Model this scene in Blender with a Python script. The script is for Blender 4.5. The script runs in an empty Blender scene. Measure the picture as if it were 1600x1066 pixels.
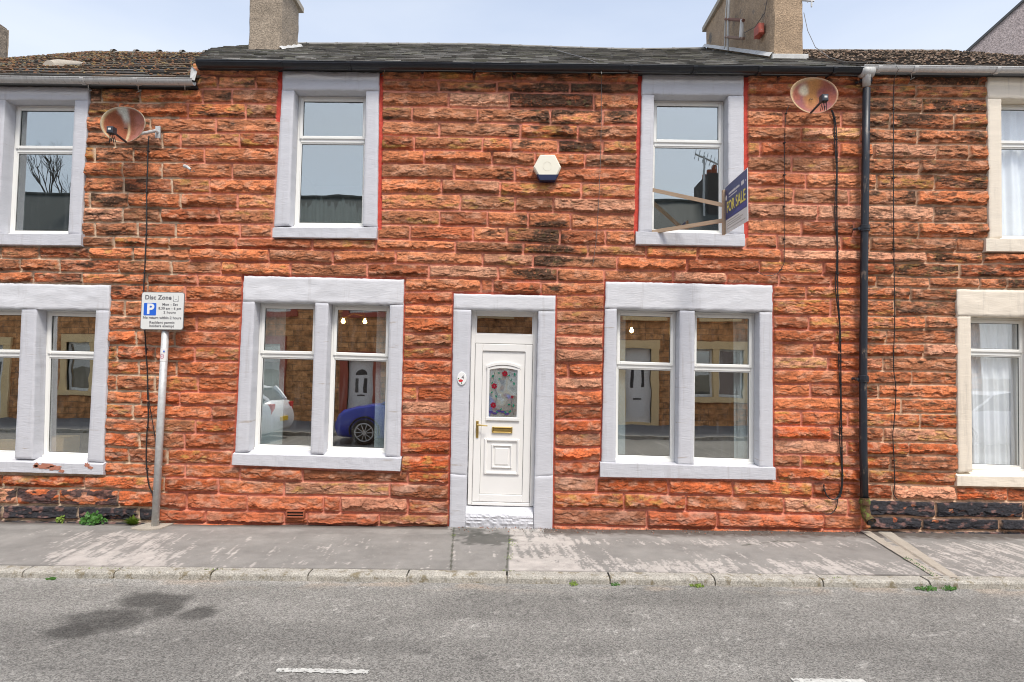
import bpy, bmesh, math, random
import numpy as np
from mathutils import Vector, Matrix
PI = math.pi
C = bpy.context.scene.collection
scene = bpy.context.scene
# ------------------------------------------------------------------ camera
F = 936.0                     # focal length in pixels of the 1600 px wide photograph
CAM = np.array([0.0, -7.2, 1.87])
PITCH = math.radians(2.7); ROLL = -0.0115
cd = bpy.data.cameras.new("camera"); cam = bpy.data.objects.new("camera", cd); C.objects.link(cam)
cam.location = CAM; cam.rotation_euler = (PI/2 + PITCH, ROLL, 0)
cd.sensor_width = 36; cd.lens = F/1600*36; cd.clip_start = 0.02; cd.clip_end = 900
scene.camera = cam
# ------------------------------------------------------------------ light
w = bpy.data.worlds.new("World"); scene.world = w; w.use_nodes = True
wn = w.node_tree; bg = wn.nodes["Background"]
sky = wn.nodes.new("ShaderNodeTexSky"); sky.sky_type = 'NISHITA'; sky.sun_disc = False
SUN_EL = math.radians(60); SUN_AZ = math.radians(158)      # clockwise from +y: behind the camera, a little to its right
sky.sun_elevation = SUN_EL; sky.sun_rotation = SUN_AZ
sky.air_density = 1.0; sky.dust_density = 2.6; sky.ozone_density = 1.6
# thin high cloud over the blue
tcw = wn.nodes.new("ShaderNodeTexCoord"); mpw = wn.nodes.new("ShaderNodeMapping"); mpw.inputs['Scale'].default_value = (1, 1, 3.5)
nzw = wn.nodes.new("ShaderNodeTexNoise"); nzw.inputs['Scale'].default_value = 1.6; nzw.inputs['Detail'].default_value = 5
mrw = wn.nodes.new("ShaderNodeMapRange"); mrw.inputs['From Min'].default_value = .3; mrw.inputs['From Max'].default_value = .7; mrw.inputs['To Min'].default_value = .38; mrw.inputs['To Max'].default_value = .68
mxw = wn.nodes.new("ShaderNodeMix"); mxw.data_type = 'RGBA'; mxw.inputs[7].default_value = (3.75, 3.95, 4.25, 1)
wn.links.new(tcw.outputs['Generated'], mpw.inputs[0]); wn.links.new(mpw.outputs[0], nzw.inputs[0]); wn.links.new(nzw.outputs[0], mrw.inputs[0])
sxw = wn.nodes.new("ShaderNodeSeparateXYZ"); wn.links.new(tcw.outputs['Generated'], sxw.inputs[0]); mhw = wn.nodes.new("ShaderNodeMapRange")
mhw.inputs['From Min'].default_value = .42; mhw.inputs['From Max'].default_value = .58; mhw.inputs['To Min'].default_value = .16; mhw.inputs['To Max'].default_value = -.14; wn.links.new(sxw.outputs[2], mhw.inputs[0])
adw = wn.nodes.new("ShaderNodeMath"); adw.operation = 'ADD'; adw.use_clamp = True; wn.links.new(mrw.outputs[0], adw.inputs[0]); wn.links.new(mhw.outputs[0], adw.inputs[1]); wn.links.new(adw.outputs[0], mxw.inputs[0])
wn.links.new(sky.outputs[0], mxw.inputs[6]); wn.links.new(mxw.outputs[2], bg.inputs[0]); bg.inputs[1].default_value = 0.115
sl = bpy.data.lights.new("sun", 'SUN'); so = bpy.data.objects.new("sun", sl); C.objects.link(so)
sl.energy = 1.5; sl.angle = math.radians(14); sl.color = (1, .95, .88)
sd = Vector((math.sin(SUN_AZ)*math.cos(SUN_EL), math.cos(SUN_AZ)*math.cos(SUN_EL), math.sin(SUN_EL)))
so.rotation_euler = sd.to_track_quat('Z', 'Y').to_euler(); so.location = sd*30
scene.view_settings.view_transform = 'Standard'; scene.view_settings.look = 'None'
scene.view_settings.gamma = 1; scene.view_settings.exposure = 1.18
scene.view_settings.use_curve_mapping = False
try:
    scene.cycles.use_denoising = True; scene.cycles.sample_clamp_indirect = 4; scene.cycles.sample_clamp_direct = 12
    scene.cycles.pixel_filter_type = 'BLACKMAN_HARRIS'; scene.cycles.filter_width = 1.05
    scene.cycles.max_bounces = 7; scene.cycles.transparent_max_bounces = 12
except Exception: pass
# ------------------------------------------------------------------ measuring: photo pixel -> point on the plane y = Y (or z = Z)
_R = np.array(Matrix.LocRotScale(None, cam.rotation_euler, None).to_3x3())
def ray(px, py): return _R @ np.array([px-800.0, -(py-533.0), -F])
def P(px, py, y=0.0):
    d = ray(px, py); t = (y-CAM[1])/d[1]; q = CAM+d*t; return (float(q[0]), y, float(q[2]))
def G(px, py, z=0.0):
    d = ray(px, py); t = (z-CAM[2])/d[2]; q = CAM+d*t; return (float(q[0]), float(q[1]), z)
def topx(X, Z, Y=0.0):        # arrays of world points on y = Y -> photo pixels
    V = np.stack([X-CAM[0], np.full_like(X, Y-CAM[1]), Z-CAM[2]], 0)
    L = _R.T @ V.reshape(3, -1)
    return (800+F*L[0]/-L[2]).reshape(X.shape), (533-F*L[1]/-L[2]).reshape(X.shape)
# ------------------------------------------------------------------ noise
def _h(ix, iy, s):
    h = (ix.astype(np.int64)*374761393 + iy.astype(np.int64)*668265263 + s*974634777) & 0xffffffff
    h = ((h ^ (h >> 13))*1274126177) & 0xffffffff
    h = ((h ^ (h >> 16))*2246822519) & 0xffffffff
    return ((h ^ (h >> 15)) & 0xffffff)/float(0xffffff)
def vn(x, y, s=0):
    ix = np.floor(x); iy = np.floor(y); fx = x-ix; fy = y-iy
    fx = fx*fx*fx*(fx*(fx*6-15)+10); fy = fy*fy*fy*(fy*(fy*6-15)+10)
    a = _h(ix, iy, s); b = _h(ix+1, iy, s); c = _h(ix, iy+1, s); d = _h(ix+1, iy+1, s)
    return (a*(1-fx)+b*fx)*(1-fy)+(c*(1-fx)+d*fx)*fy
def fbm(x, y, s=0, o=4, g=.5):
    r = 0; a = 1; t = 0
    for i in range(o):
        r = r+a*vn(x*2**i+i*7.3, y*2**i+i*3.1, s+i*11); t += a; a *= g
    return r/t
def sstep(a, b, x):
    t = np.clip((x-a)/(b-a), 0, 1); return t*t*(3-2*t)
# ------------------------------------------------------------------ materials
def NEW(name):
    m = bpy.data.materials.new(name); m.use_nodes = True; n = m.node_tree
    return m, n, n.nodes["Principled BSDF"]
def node(n, t, **kw):
    x = n.nodes.new(t)
    for k, v in kw.items():
        if k in x.inputs: x.inputs[k].default_value = v
        else: setattr(x, k, v)
    return x
def mat(name, col, rough=.6, var=.12, vscale=6, bump=.15, bscale=60, metal=0, stretch=(1, 1, 1), dirt=None, dcol=(.1, .08, .06), dscale=3, dist=.004, spec=.5, attr=False, fine=0, fscale=300, drip=None):
    m, n, b = NEW(name); L = n.links.new
    tc = node(n, "ShaderNodeTexCoord"); mp = node(n, "ShaderNodeMapping"); mp.inputs['Scale'].default_value = stretch
    L(tc.outputs['Object'], mp.inputs[0])
    if attr:
        src = node(n, "ShaderNodeAttribute"); src.attribute_name = 'Col'; cout = src.outputs['Color']
    else:
        rgb = node(n, "ShaderNodeRGB"); rgb.outputs[0].default_value = (*col, 1); cout = rgb.outputs[0]
    nz = node(n, "ShaderNodeTexNoise", Scale=vscale, Detail=6.0, Roughness=.65); L(mp.outputs[0], nz.inputs[0])
    mr = node(n, "ShaderNodeMapRange"); mr.inputs['From Min'].default_value = .25; mr.inputs['From Max'].default_value = .75
    mr.inputs['To Min'].default_value = 1-var; mr.inputs['To Max'].default_value = 1+var; L(nz.outputs[0], mr.inputs[0])
    mx = node(n, "ShaderNodeVectorMath", operation='SCALE'); L(cout, mx.inputs[0]); L(mr.outputs[0], mx.inputs['Scale']); cur = mx.outputs[0]
    if fine:
        nf = node(n, "ShaderNodeTexNoise", Scale=fscale, Detail=2.0); L(mp.outputs[0], nf.inputs[0])
        mf = node(n, "ShaderNodeMapRange"); mf.inputs['From Min'].default_value = .3; mf.inputs['From Max'].default_value = .7
        mf.inputs['To Min'].default_value = 1-fine; mf.inputs['To Max'].default_value = 1+fine; L(nf.outputs[0], mf.inputs[0])
        m2 = node(n, "ShaderNodeVectorMath", operation='SCALE'); L(cur, m2.inputs[0]); L(mf.outputs[0], m2.inputs['Scale']); cur = m2.outputs[0]
    if dirt is not None:
        nd = node(n, "ShaderNodeTexNoise", Scale=dscale, Detail=9.0, Roughness=.72); L(mp.outputs[0], nd.inputs[0])
        rp = node(n, "ShaderNodeMapRange"); rp.inputs['From Min'].default_value = dirt; rp.inputs['From Max'].default_value = dirt+.08; L(nd.outputs[0], rp.inputs[0])
        mm = node(n, "ShaderNodeMix", data_type='RGBA'); L(rp.outputs[0], mm.inputs[0]); L(cur, mm.inputs[6]); mm.inputs[7].default_value = (*dcol, 1); cur = mm.outputs[2]
    if drip is not None:
        m3 = node(n, "ShaderNodeMapping"); m3.inputs['Scale'].default_value = (13, 13, .9); L(tc.outputs['Object'], m3.inputs[0])
        nd = node(n, "ShaderNodeTexNoise", Scale=1.0, Detail=8.0, Roughness=.7); L(m3.outputs[0], nd.inputs[0])
        rp = node(n, "ShaderNodeMapRange"); rp.inputs['From Min'].default_value = drip; rp.inputs['From Max'].default_value = drip+.22; rp.inputs['To Max'].default_value = .55; L(nd.outputs[0], rp.inputs[0])
        mm = node(n, "ShaderNodeMix", data_type='RGBA'); L(rp.outputs[0], mm.inputs[0]); L(cur, mm.inputs[6]); mm.inputs[7].default_value = (.30, .27, .24, 1); cur = mm.outputs[2]
    L(cur, b.inputs['Base Color'])
    b.inputs['Roughness'].default_value = rough; b.inputs['Metallic'].default_value = metal
    b.inputs['Specular IOR Level'].default_value = spec
    if bump:
        nb = node(n, "ShaderNodeTexNoise", Scale=bscale, Detail=5.0, Roughness=.6); L(mp.outputs[0], nb.inputs[0])
        bp = node(n, "ShaderNodeBump"); bp.inputs['Strength'].default_value = bump; bp.inputs['Distance'].default_value = dist
        L(nb.outputs[0], bp.inputs['Height']); L(bp.outputs[0], b.inputs['Normal'])
    return m
def emat(name, col, s):
    m, n, b = NEW(name); b.inputs['Base Color'].default_value = (*col, 1)
    b.inputs['Emission Color'].default_value = (*col, 1); b.inputs['Emission Strength'].default_value = s; return m
def glassmat(name, fac=.4, tint=(.9, .95, .97), refl=(1, 1, 1), rough=0.0, wob=.03):
    m = bpy.data.materials.new(name); m.use_nodes = True; n = m.node_tree; L = n.links.new
    n.nodes.remove(n.nodes["Principled BSDF"]); out = n.nodes["Material Output"]
    tr = node(n, "ShaderNodeBsdfTransparent"); tr.inputs[0].default_value = (*tint, 1)
    gl = node(n, "ShaderNodeBsdfGlossy"); gl.inputs['Color'].default_value = (*refl, 1); gl.inputs['Roughness'].default_value = rough
    tc = node(n, "ShaderNodeTexCoord"); nz = node(n, "ShaderNodeTexNoise", Scale=2.2, Detail=2.0); L(tc.outputs['Object'], nz.inputs[0])
    bp = node(n, "ShaderNodeBump"); bp.inputs['Strength'].default_value = wob; bp.inputs['Distance'].default_value = .02
    L(nz.outputs[0], bp.inputs['Height']); L(bp.outputs[0], gl.inputs['Normal'])
    # rain marks and dust on the pane
    n2 = node(n, "ShaderNodeTexNoise", Scale=9.0, Detail=6.0); mp = node(n, "ShaderNodeMapping"); mp.inputs['Scale'].default_value = (3, 1, .35)
    L(tc.outputs['Object'], mp.inputs[0]); L(mp.outputs[0], n2.inputs[0])
    mr = node(n, "ShaderNodeMapRange"); mr.inputs['From Min'].default_value = .55; mr.inputs['From Max'].default_value = .9; mr.inputs['To Max'].default_value = .05; L(n2.outputs[0], mr.inputs[0])
    df = node(n, "ShaderNodeBsdfDiffuse"); df.inputs[0].default_value = (.75, .78, .8, 1)
    mx = node(n, "ShaderNodeMixShader"); mx.inputs[0].default_value = fac; L(tr.outputs[0], mx.inputs[1]); L(gl.outputs[0], mx.inputs[2])
    m2 = node(n, "ShaderNodeMixShader"); L(mr.outputs[0], m2.inputs[0]); L(mx.outputs[0], m2.inputs[1]); L(df.outputs[0], m2.inputs[2])
    L(m2.outputs[0], out.inputs[0]); return m
M = {}
M['stone'] = mat('red_sandstone', (1, 1, 1), .9, .22, 16, .42, 100, attr=True, dist=.005, spec=.15, fine=.26, fscale=170)
M['paint_grey'] = mat('grey_masonry_paint', (.555, .56, .59), .62, .05, 4, .42, 34, stretch=(.35, .35, 3.2), dist=.008, fine=.03, fscale=60, dirt=.62, dcol=(.40, .36, .33), dscale=5, drip=.56)
M['paint_white'] = mat('pale_masonry_paint', (.63, .635, .655), .62, .05, 4, .42, 34, stretch=(.35, .35, 3.2), dist=.008, fine=.03, fscale=60, dirt=.68, dcol=(.42, .38, .35), dscale=5, drip=.58)
M['paint_cream'] = mat('cream_masonry_paint', (.76, .68, .56), .62, .07, 5, .5, 34, stretch=(.35, .35, 3.2), dist=.006, dirt=.7, dcol=(.45, .38, .3), dscale=5, drip=.56)
M['upvc'] = mat('white_upvc', (.84, .84, .80), .3, .02, 3, .02, 40, dirt=.74, dcol=(.6, .54, .42), dscale=4)
M['upvc_door'] = mat('white_upvc_door', (.80, .79, .76), .32, .03, 3, .02, 40, dirt=.68, dcol=(.68, .6, .48), dscale=3)
M['seal'] = mat('black_rubber', (.02, .02, .02), .6, .1, 5, 0)
M['glass'] = glassmat('window_glass', .38, refl=(1, .98, .92))
M['glass_up'] = glassmat('window_glass_upstairs', .46, tint=(.7, .75, .75), refl=(.80, .82, .80))
M['glass_dark'] = glassmat('fanlight_glass', .3, tint=(.3, .25, .2))
M['glass_obscure'] = glassmat('patterned_glass', .42, rough=.05, wob=.6)
M['gutter_black'] = mat('black_gutter_paint', (.012, .014, .018), .34, .3, 8, .12, 40, dirt=.70, dcol=(.12, .12, .11), dscale=10)
M['gutter_pale'] = mat('pale_grey_gutter', (.62, .62, .60), .6, .16, 8, .2, 50, dirt=.6, dcol=(.25, .24, .22), dscale=16, stretch=(3, 1, .5))
M['gutter_grey'] = mat('weathered_grey_gutter', (.50, .50, .48), .6, .16, 8, .2, 50, dirt=.58, dcol=(.2, .19, .17), dscale=14, stretch=(3, 1, .6))
M['pipe'] = mat('worn_black_pipe', (.016, .02, .028), .42, .3, 10, .25, 60, dirt=.58, dcol=(.17, .13, .10), dscale=12, stretch=(1, 1, .4))
M['slate'] = mat('weathered_slate', (1, 1, 1), .75, .25, 9, .4, 60, attr=True, dirt=.62, dcol=(.30, .30, .25), dscale=14)
M['tile'] = mat('mossy_concrete_tile', (1, 1, 1), .92, .3, 16, .6, 80, attr=True, dirt=.60, dcol=(.15, .075, .035), dscale=8, dist=.01)
M['tile_brown'] = mat('mossy_brown_tile', (1, 1, 1), .92, .3, 14, .6, 80, attr=True, dirt=.57, dcol=(.16, .10, .06), dscale=9, dist=.01)
M['render'] = mat('roughcast_render', (.36, .26, .17), .95, .3, 5, .9, 45, dirt=.56, dcol=(.15, .13, .11), dscale=2.5, dist=.015, fine=.3, fscale=60)
M['render_grey'] = mat('grey_roughcast', (.30, .245, .185), .95, .22, 6, .9, 45, dirt=.6, dcol=(.18, .16, .14), dscale=3, dist=.015, fine=.35, fscale=50)
M['pebble'] = mat('pebbledash', (.40, .34, .33), .95, .2, 8, 1, 40, dist=.02, fine=.4, fscale=22)
M['lead'] = mat('lead_flashing', (.52, .52, .50), .6, .25, 6, .3, 30, dirt=.6, dcol=(.3, .3, .27))
M['asphalt'] = None
M['galv'] = mat('galvanised_steel', (.55, .56, .55), .55, .2, 20, .15, 60, metal=.35, dirt=.66, dcol=(.6, .6, .58), dscale=14)
M['sign_white'] = mat('sign_face_white', (.72, .73, .70), .45, .03, 4, 0)
M['sign_back'] = mat('sign_rim_grey', (.18, .18, .18), .6, .1, 4, 0)
M['blue'] = mat('sign_blue', (.02, .13, .62), .4, .03, 4, 0)
M['ink'] = mat('sign_lettering_grey', (.15, .15, .16), .6, .05, 4, 0)
M['white'] = mat('white_paint', (.8, .8, .78), .45, .03, 4, .03, 40)
M['red'] = mat('red_paint', (.6, .03, .03), .5, .05, 4, 0)
M['navy'] = mat('board_navy', (.035, .04, .17), .35, .12, 3, 0)
M['yellow'] = mat('board_yellow', (.85, .75, .12), .4, .03, 4, 0)
M['batten'] = mat('pale_timber', (.46, .33, .22), .75, .2, 10, .3, 60, stretch=(1, 1, 12))
M['brass'] = mat('brass', (.55, .40, .14), .32, .1, 10, .05, 50, metal=.85)
M['cable'] = mat('black_cable', (.015, .015, .016), .5, .1, 20, 0)
M['cable_grey'] = mat('grey_wire', (.12, .11, .10), .5, .1, 20, 0)
M['alarm'] = mat('alarm_cream_plastic', (.80, .77, .64), .4, .02, 4, 0)
M['alarm_blue'] = mat('alarm_blue_lens', (.009, .016, .06), .3, .05, 4, 0)
M['rust'] = mat('rusty_painted_steel', (1, 1, 1), .85, .2, 30, .3, 90, attr=True, spec=.15, fine=.15, fscale=90)
M['dark'] = mat('dark_plastic', (.03, .035, .045), .4, .1, 8, 0)
M['terracotta'] = mat('terracotta', (.32, .09, .04), .8, .2, 20, .3, 80)
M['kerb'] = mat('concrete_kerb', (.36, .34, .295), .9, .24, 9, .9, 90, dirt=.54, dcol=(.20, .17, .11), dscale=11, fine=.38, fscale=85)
M['concrete'] = mat('pale_concrete', (.38, .34, .28), .9, .16, 8, .6, 110, fine=.2, fscale=140)
M['leaf'] = mat('weed_leaf', (.05, .15, .02), .55, .3, 30, .1, 60)
M['leaf_pale'] = mat('pale_weed_leaf', (.16, .24, .03), .55, .3, 30, .1, 60)
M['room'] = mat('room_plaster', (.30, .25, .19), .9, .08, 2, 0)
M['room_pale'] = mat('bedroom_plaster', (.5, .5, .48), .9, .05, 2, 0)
M['blind'] = mat('blind_fabric', (.86, .89, .88), .8, .04, 6, .05, 80)
M['net'] = mat('net_curtain', (.90, .92, .92), .85, .06, 8, .1, 120)
M['bulb'] = emat('lit_bulb', (1, .60, .20), 60)
M['green_glass'] = mat('leaf_green_glass', (.01, .16, .10), .2, .1, 8, 0)
M['red_glass'] = mat('flower_red_glass', (.22, .008, .02), .2, .1, 8, 0)
M['purple_glass'] = mat('violet_glass', (.06, .04, .16), .2, .2, 8, 0)
M['black'] = mat('black_marking', (.01, .01, .01), .5, .1, 5, 0)
M['branch'] = mat('tree_bark', (.06, .05, .04), .9, .2, 8, .3, 30)
# ------------------------------------------------------------------ object helpers
OFF = {}
def tag(o, label=None, cat=None, group=None, kind=None):
    if label: o['label'] = label
    if cat: o['category'] = cat
    if group: o['group'] = group
    if kind: o['kind'] = kind
    return o
def thing(name, label, cat, loc=(0, 0, 0), group=None):
    o = bpy.data.objects.new(name, None); C.objects.link(o); o.location = loc; o.empty_display_size = .2
    OFF[o] = Vector(loc); return tag(o, label, cat, group)
def finish(name, me, material, parent, smooth, verts_np=None):
    mats = material if isinstance(material, (list, tuple)) else [material]
    for m_ in mats: me.materials.append(m_)
    n = len(me.vertices); co = np.empty(n*3, 'f'); me.vertices.foreach_get('co', co); co = co.reshape(-1, 3)
    if parent is not None: off = np.array(OFF[parent])
    else: off = np.array([(co[:, 0].min()+co[:, 0].max())/2, (co[:, 1].min()+co[:, 1].max())/2, co[:, 2].min()])
    co -= off; me.vertices.foreach_set('co', co.ravel()); me.update()
    if smooth: me.polygons.foreach_set('use_smooth', [True]*len(me.polygons))
    o = bpy.data.objects.new(name, me); C.objects.link(o); OFF[o] = Vector(off)
    if parent is not None: o.parent = parent
    else: o.location = off
    return o
class MB:
    def __init__(s): s.v = []; s.f = []; s.mi = []; s.cur = 0; s.col = None
    def add(s, vs, fs):
        b = len(s.v); s.v += [tuple(map(float, p)) for p in vs]; s.f += [tuple(b+i for i in f) for f in fs]; s.mi += [s.cur]*len(fs); return s
    def box(s, x0, x1, y0, y1, z0, z1, c=0):
        return s.bar([(x0, z0), (x1, z0), (x1, z1), (x0, z1)], y0, y1, c)
    def bar(s, q, y0, y1, c=0):
        """prism of an xz polygon q (counter-clockwise seen from the front, -y) from y0 (front) to y1; c = chamfer of the front edge"""
        n = len(q); cx = sum(p[0] for p in q)/n; cz = sum(p[1] for p in q)/n; vs = []; fs = []
        if c:
            fr = []
            for i in range(n):
                a = Vector(q[i-1]); b = Vector(q[i]); d = Vector(q[(i+1) % n])
                e1 = (b-a).normalized(); e2 = (d-b).normalized(); n1 = Vector((-e1.y, e1.x)); n2 = Vector((-e2.y, e2.x))
                k = n1+n2; k = k/max(.3, k.length_squared)*2; fr.append((b.x+k.x*c, b.y+k.y*c))
            vs += [(p[0], y0, p[1]) for p in fr]; fs.append(tuple(range(n)))
            vs += [(p[0], y0+c, p[1]) for p in q]
            fs += [(i, n+i, n+(i+1) % n, (i+1) % n) for i in range(n)]; b0 = n
        else:
            vs += [(p[0], y0, p[1]) for p in q]; fs.append(tuple(range(n))); b0 = 0
        vs += [(p[0], y1, p[1]) for p in q]; b1 = b0+n
        fs += [(b0+i, b1+i, b1+(i+1) % n, b0+(i+1) % n) for i in range(n)]
        fs.append(tuple(b1+i for i in reversed(range(n))))
        return s.add(vs, fs)
    def tube(s, pts, r, n=8, cap=True):
        pts = [Vector(p) for p in pts]; vs = []; fs = []; up = None
        for i, p in enumerate(pts):
            t = (pts[min(i+1, len(pts)-1)]-pts[max(i-1, 0)]).normalized()
            if up is None: up = Vector((0, 0, 1)) if abs(t.z) < .9 else Vector((1, 0, 0))
            a = t.cross(up).normalized(); b_ = a.cross(t).normalized(); up = b_
            rr = r[i] if isinstance(r, (list, tuple)) else r
            for k in range(n):
                an = 2*PI*k/n; vs.append(p+a*math.cos(an)*rr+b_*math.sin(an)*rr)
        for i in range(len(pts)-1):
            for k in range(n):
                fs.append((i*n+k, i*n+(k+1) % n, (i+1)*n+(k+1) % n, (i+1)*n+k))
        if cap: fs.append(tuple(reversed(range(n)))); fs.append(tuple((len(pts)-1)*n+k for k in range(n)))
        return s.add(vs, fs)
    def mesh(s, me_verts, me_faces, M4):
        return s.add([M4 @ Vector(v) for v in me_verts], me_faces)
    def build(s, name, material, parent=None, smooth=False, cols=None):
        me = bpy.data.meshes.new(name); me.from_pydata(s.v, [], s.f); me.update()
        if max(s.mi, default=0) > 0: me.polygons.foreach_set('material_index', s.mi)
        if cols is not None:
            a = me.color_attributes.new('Col', 'FLOAT_COLOR', 'POINT'); arr = np.ones((len(s.v), 4), 'f'); arr[:, :3] = np.asarray(cols); a.data.foreach_set('color', arr.ravel())
        return finish(name, me, material, parent, smooth)
def gridmesh(name, V, idx, material, parent=None, cols=None, smooth=True):
    """V: (n,3) array, idx: (m,4) quads"""
    used, inv = np.unique(idx, return_inverse=True); V = V[used]; idx = inv.reshape(-1, 4)
    me = bpy.data.meshes.new(name); me.vertices.add(len(V)); me.vertices.foreach_set('co', V.astype('f').ravel())
    me.loops.add(idx.size); me.loops.foreach_set('vertex_index', idx.astype('i').ravel())
    me.polygons.add(len(idx)); me.polygons.foreach_set('loop_start', np.arange(0, idx.size, 4, dtype='i')); me.polygons.foreach_set('loop_total', np.full(len(idx), 4, 'i'))
    me.update(calc_edges=True)
    if cols is not None:
        a = me.color_attributes.new('Col', 'FLOAT_COLOR', 'POINT'); arr = np.ones((len(V), 4), 'f'); arr[:, :3] = cols[used]; a.data.foreach_set('color', arr.ravel())
    return finish(name, me, material, parent, smooth)
_txt = {}
def text_geo(body, size, bold=0.0, spacing=1.0):
    cu = bpy.data.curves.new('t', 'FONT'); cu.body = body; cu.size = size; cu.align_x = 'CENTER'; cu.align_y = 'CENTER'
    cu.extrude = .0006; cu.offset = bold; cu.space_character = spacing; cu.resolution_u = 4
    o = bpy.data.objects.new('t', cu); C.objects.link(o)
    dg = bpy.context.evaluated_depsgraph_get(); me = bpy.data.meshes.new_from_object(o.evaluated_get(dg))
    vs = [tuple(v.co) for v in me.vertices]; fs = [tuple(p.vertices) for p in me.polygons]
    bpy.data.objects.remove(o); bpy.data.curves.remove(cu); bpy.data.meshes.remove(me)
    return vs, fs
def face_matrix(origin, xaxis, zaxis):
    """text lying in the local xy plane -> x along xaxis, y along zaxis, normal towards the reader"""
    x = Vector(xaxis).normalized(); z = Vector(zaxis).normalized(); n = x.cross(z)
    m = Matrix((( x.x, z.x, n.x, origin[0]), (x.y, z.y, n.y, origin[1]), (x.z, z.z, n.z, origin[2]), (0, 0, 0, 1)))
    return m
def quadW(q, y): return [P(px, py, y) for px, py in q]
def bil(q, u, v):
    """q: four (x,z) TL TR BR BL, u to the right, v downwards"""
    (ax, az), (bx, bz), (cx, cz), (dx, dz) = q
    return ((ax*(1-u)+bx*u)*(1-v)+(dx*(1-u)+cx*u)*v, (az*(1-u)+bz*u)*(1-v)+(dz*(1-u)+cz*u)*v)
def slab(name, q, yf, yb, material, parent, amp=.003, jit=.002, seed=0, inset=.0045, step=.03, lump=0, px=True):
    """a painted stone block: irregular front face with worn arrises; q in photo pixels on the plane yf"""
    W = [(a[0], a[2]) for a in quadW(q, yf)] if px else q
    wd = math.dist(W[0], W[1]); ht = math.dist(W[0], W[3])
    def axis(L):
        n = max(2, int(L/step)); e = inset/L
        return np.array([0, e]+list(np.linspace(e, 1-e, n+1))[1:-1]+[1-e, 1])
    us = axis(wd); vs_ = axis(ht); U, Vv = np.meshgrid(us, vs_)
    X, Z = bil(W, U, Vv)
    Yn = yf+(fbm(X*9+seed, Z*26+seed, seed, 3)-.5)*2*amp+(fbm(X*4+seed*3, Z*7, seed+5, 2)-.5)*2*lump
    edge = (U == 0) | (U == 1) | (Vv == 0) | (Vv == 1)
    ero = np.clip(vn(X*12, Z*12, seed+9)-.45, 0, 1)
    Yn = np.where(edge, Yn+.005+.012*ero, Yn)
    jx = (fbm(X*7+3, Z*14, seed+20, 3)-.5)*2*jit+(vn(X*60, Z*60, seed+50)-.5)*jit; jz = (fbm(X*14, Z*7+5, seed+30, 3)-.5)*2*jit+(vn(X*60, Z*60, seed+40)-.5)*jit
    X = X+jx*edge; Z = Z+jz*edge
    nv, nu = U.shape; V = np.stack([X, Yn, Z], -1).reshape(-1, 3)
    i = np.arange(nv*nu).reshape(nv, nu); idx = np.stack([i[1:, :-1], i[1:, 1:], i[:-1, 1:], i[:-1, :-1]], -1).reshape(-1, 4)
    ring = list(i[0, :-1])+list(i[:-1, -1])+list(i[-1, :0:-1])+list(i[:0:-1, 0])
    R = V[ring].copy(); R[:, 1] = yb; b = len(V); V = np.vstack([V, R]); k = np.arange(len(ring)); kn = (k+1) % len(ring); ring = np.array(ring)
    side = np.stack([ring[k], ring[kn], b+kn, b+k], -1)
    return gridmesh(name, V, np.vstack([idx, side]), material, parent, smooth=False)
# ================================================================== the sandstone facade
XB0, XB1 = P(291, 450)[0], P(1349, 450)[0]          # party lines of the middle house
SURR = {
 'UL': [[(442,111),(592,113),(589,351),(428,351)], [(426,351),(589,351),(588,373),(425.5,371)]],
 'UR': [[(1004,116),(1162,118),(1163,364),(998,361)], [(994,361),(1164,365),(1164,385),(994,382)]],
 'DO': [[(709,459),(868,462),(863,832),(702,830)]],
 'LL': [[(381,431),(631,437),(625,712),(367,705)], [(363.5,704.5),(627,711.6),(625,737),(362,727)]],
 'LR': [[(946.5,440),(1207,446),(1208,731),(940,723)], [(938,722.5),(1212,730.5),(1212,750.5),(938,746)]],
 'NU': [[(-22,134.5),(139,136.5),(126,365),(-36,364)], [(-40,364),(127,365),(126,384),(-41,382)]],
 'NL': [[(-72,441),(171.5,446),(161,721),(-86,714)], [(-90,714),(161.6,721),(161,742.5),(-92,735)]],
 'RU': [[(1543,119),(1700,121),(1705,373),(1546,372)], [(1541,372),(1709,374),(1709,395),(1541,393)]],
 'RL': [[(1495.5,452),(1757,456),(1762,744),(1498,739)], [(1496,739),(1765,744),(1765,765),(1496,760)]],
}
# bed joints of the courses, as photographed, at a few columns
UX = [-250, 0, 160, 409, 680, 900, 1270, 1450, 1600, 1850]
_U = {160: [115,137.5,160,182.5,206,228.5,252,276,300,324,347,369,386,405,426], 409: [119.6,139,162,185,208,231.6,256,279.4,303,327,350,371,389,410,431],
      680: [125.6,143.4,167,190,213,235,255.4,279.4,302.5,328,352,375.6,393,413,435], 900: [128.5,146,170.6,195,218.5,239,261.6,285.3,309,333.5,358,382,399,419.7,441],
      1270: [131,150,173.5,198,222,244.7,270,294,319,344,368,390,409,429,447], 1450: [133,153,176.7,202.6,225,248.5,272,297,321.6,347,372,393.5,411,433,450]}
U = np.array([[v-4.5 for v in _U[160]], [v-1.8 for v in _U[160]], _U[160], _U[409], _U[680], _U[900], _U[1270], _U[1450], [v+1.6 for v in _U[1450]], [v+4 for v in _U[1450]]]).T
U = np.vstack([U[0]-20, U])
A1 = [426,444,469,492.5,516,539,563,585,610,631,653,675,698,722,743,764,790.6,811]
A2 = [430,446,470.5,494,518,542,565.6,589,613,634,656,677.5,704,727,748,771,796.6,815]
AR = np.array([[v-4 for v in A1], A1, A2, [v+2 for v in A2]]).T
B1 = [435,456,476,495.6,521,542,562,583,603.6,626,647.5,669,689.5,711,737.5]
BR = np.array([B1, [v+1 for v in B1]]).T
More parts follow.
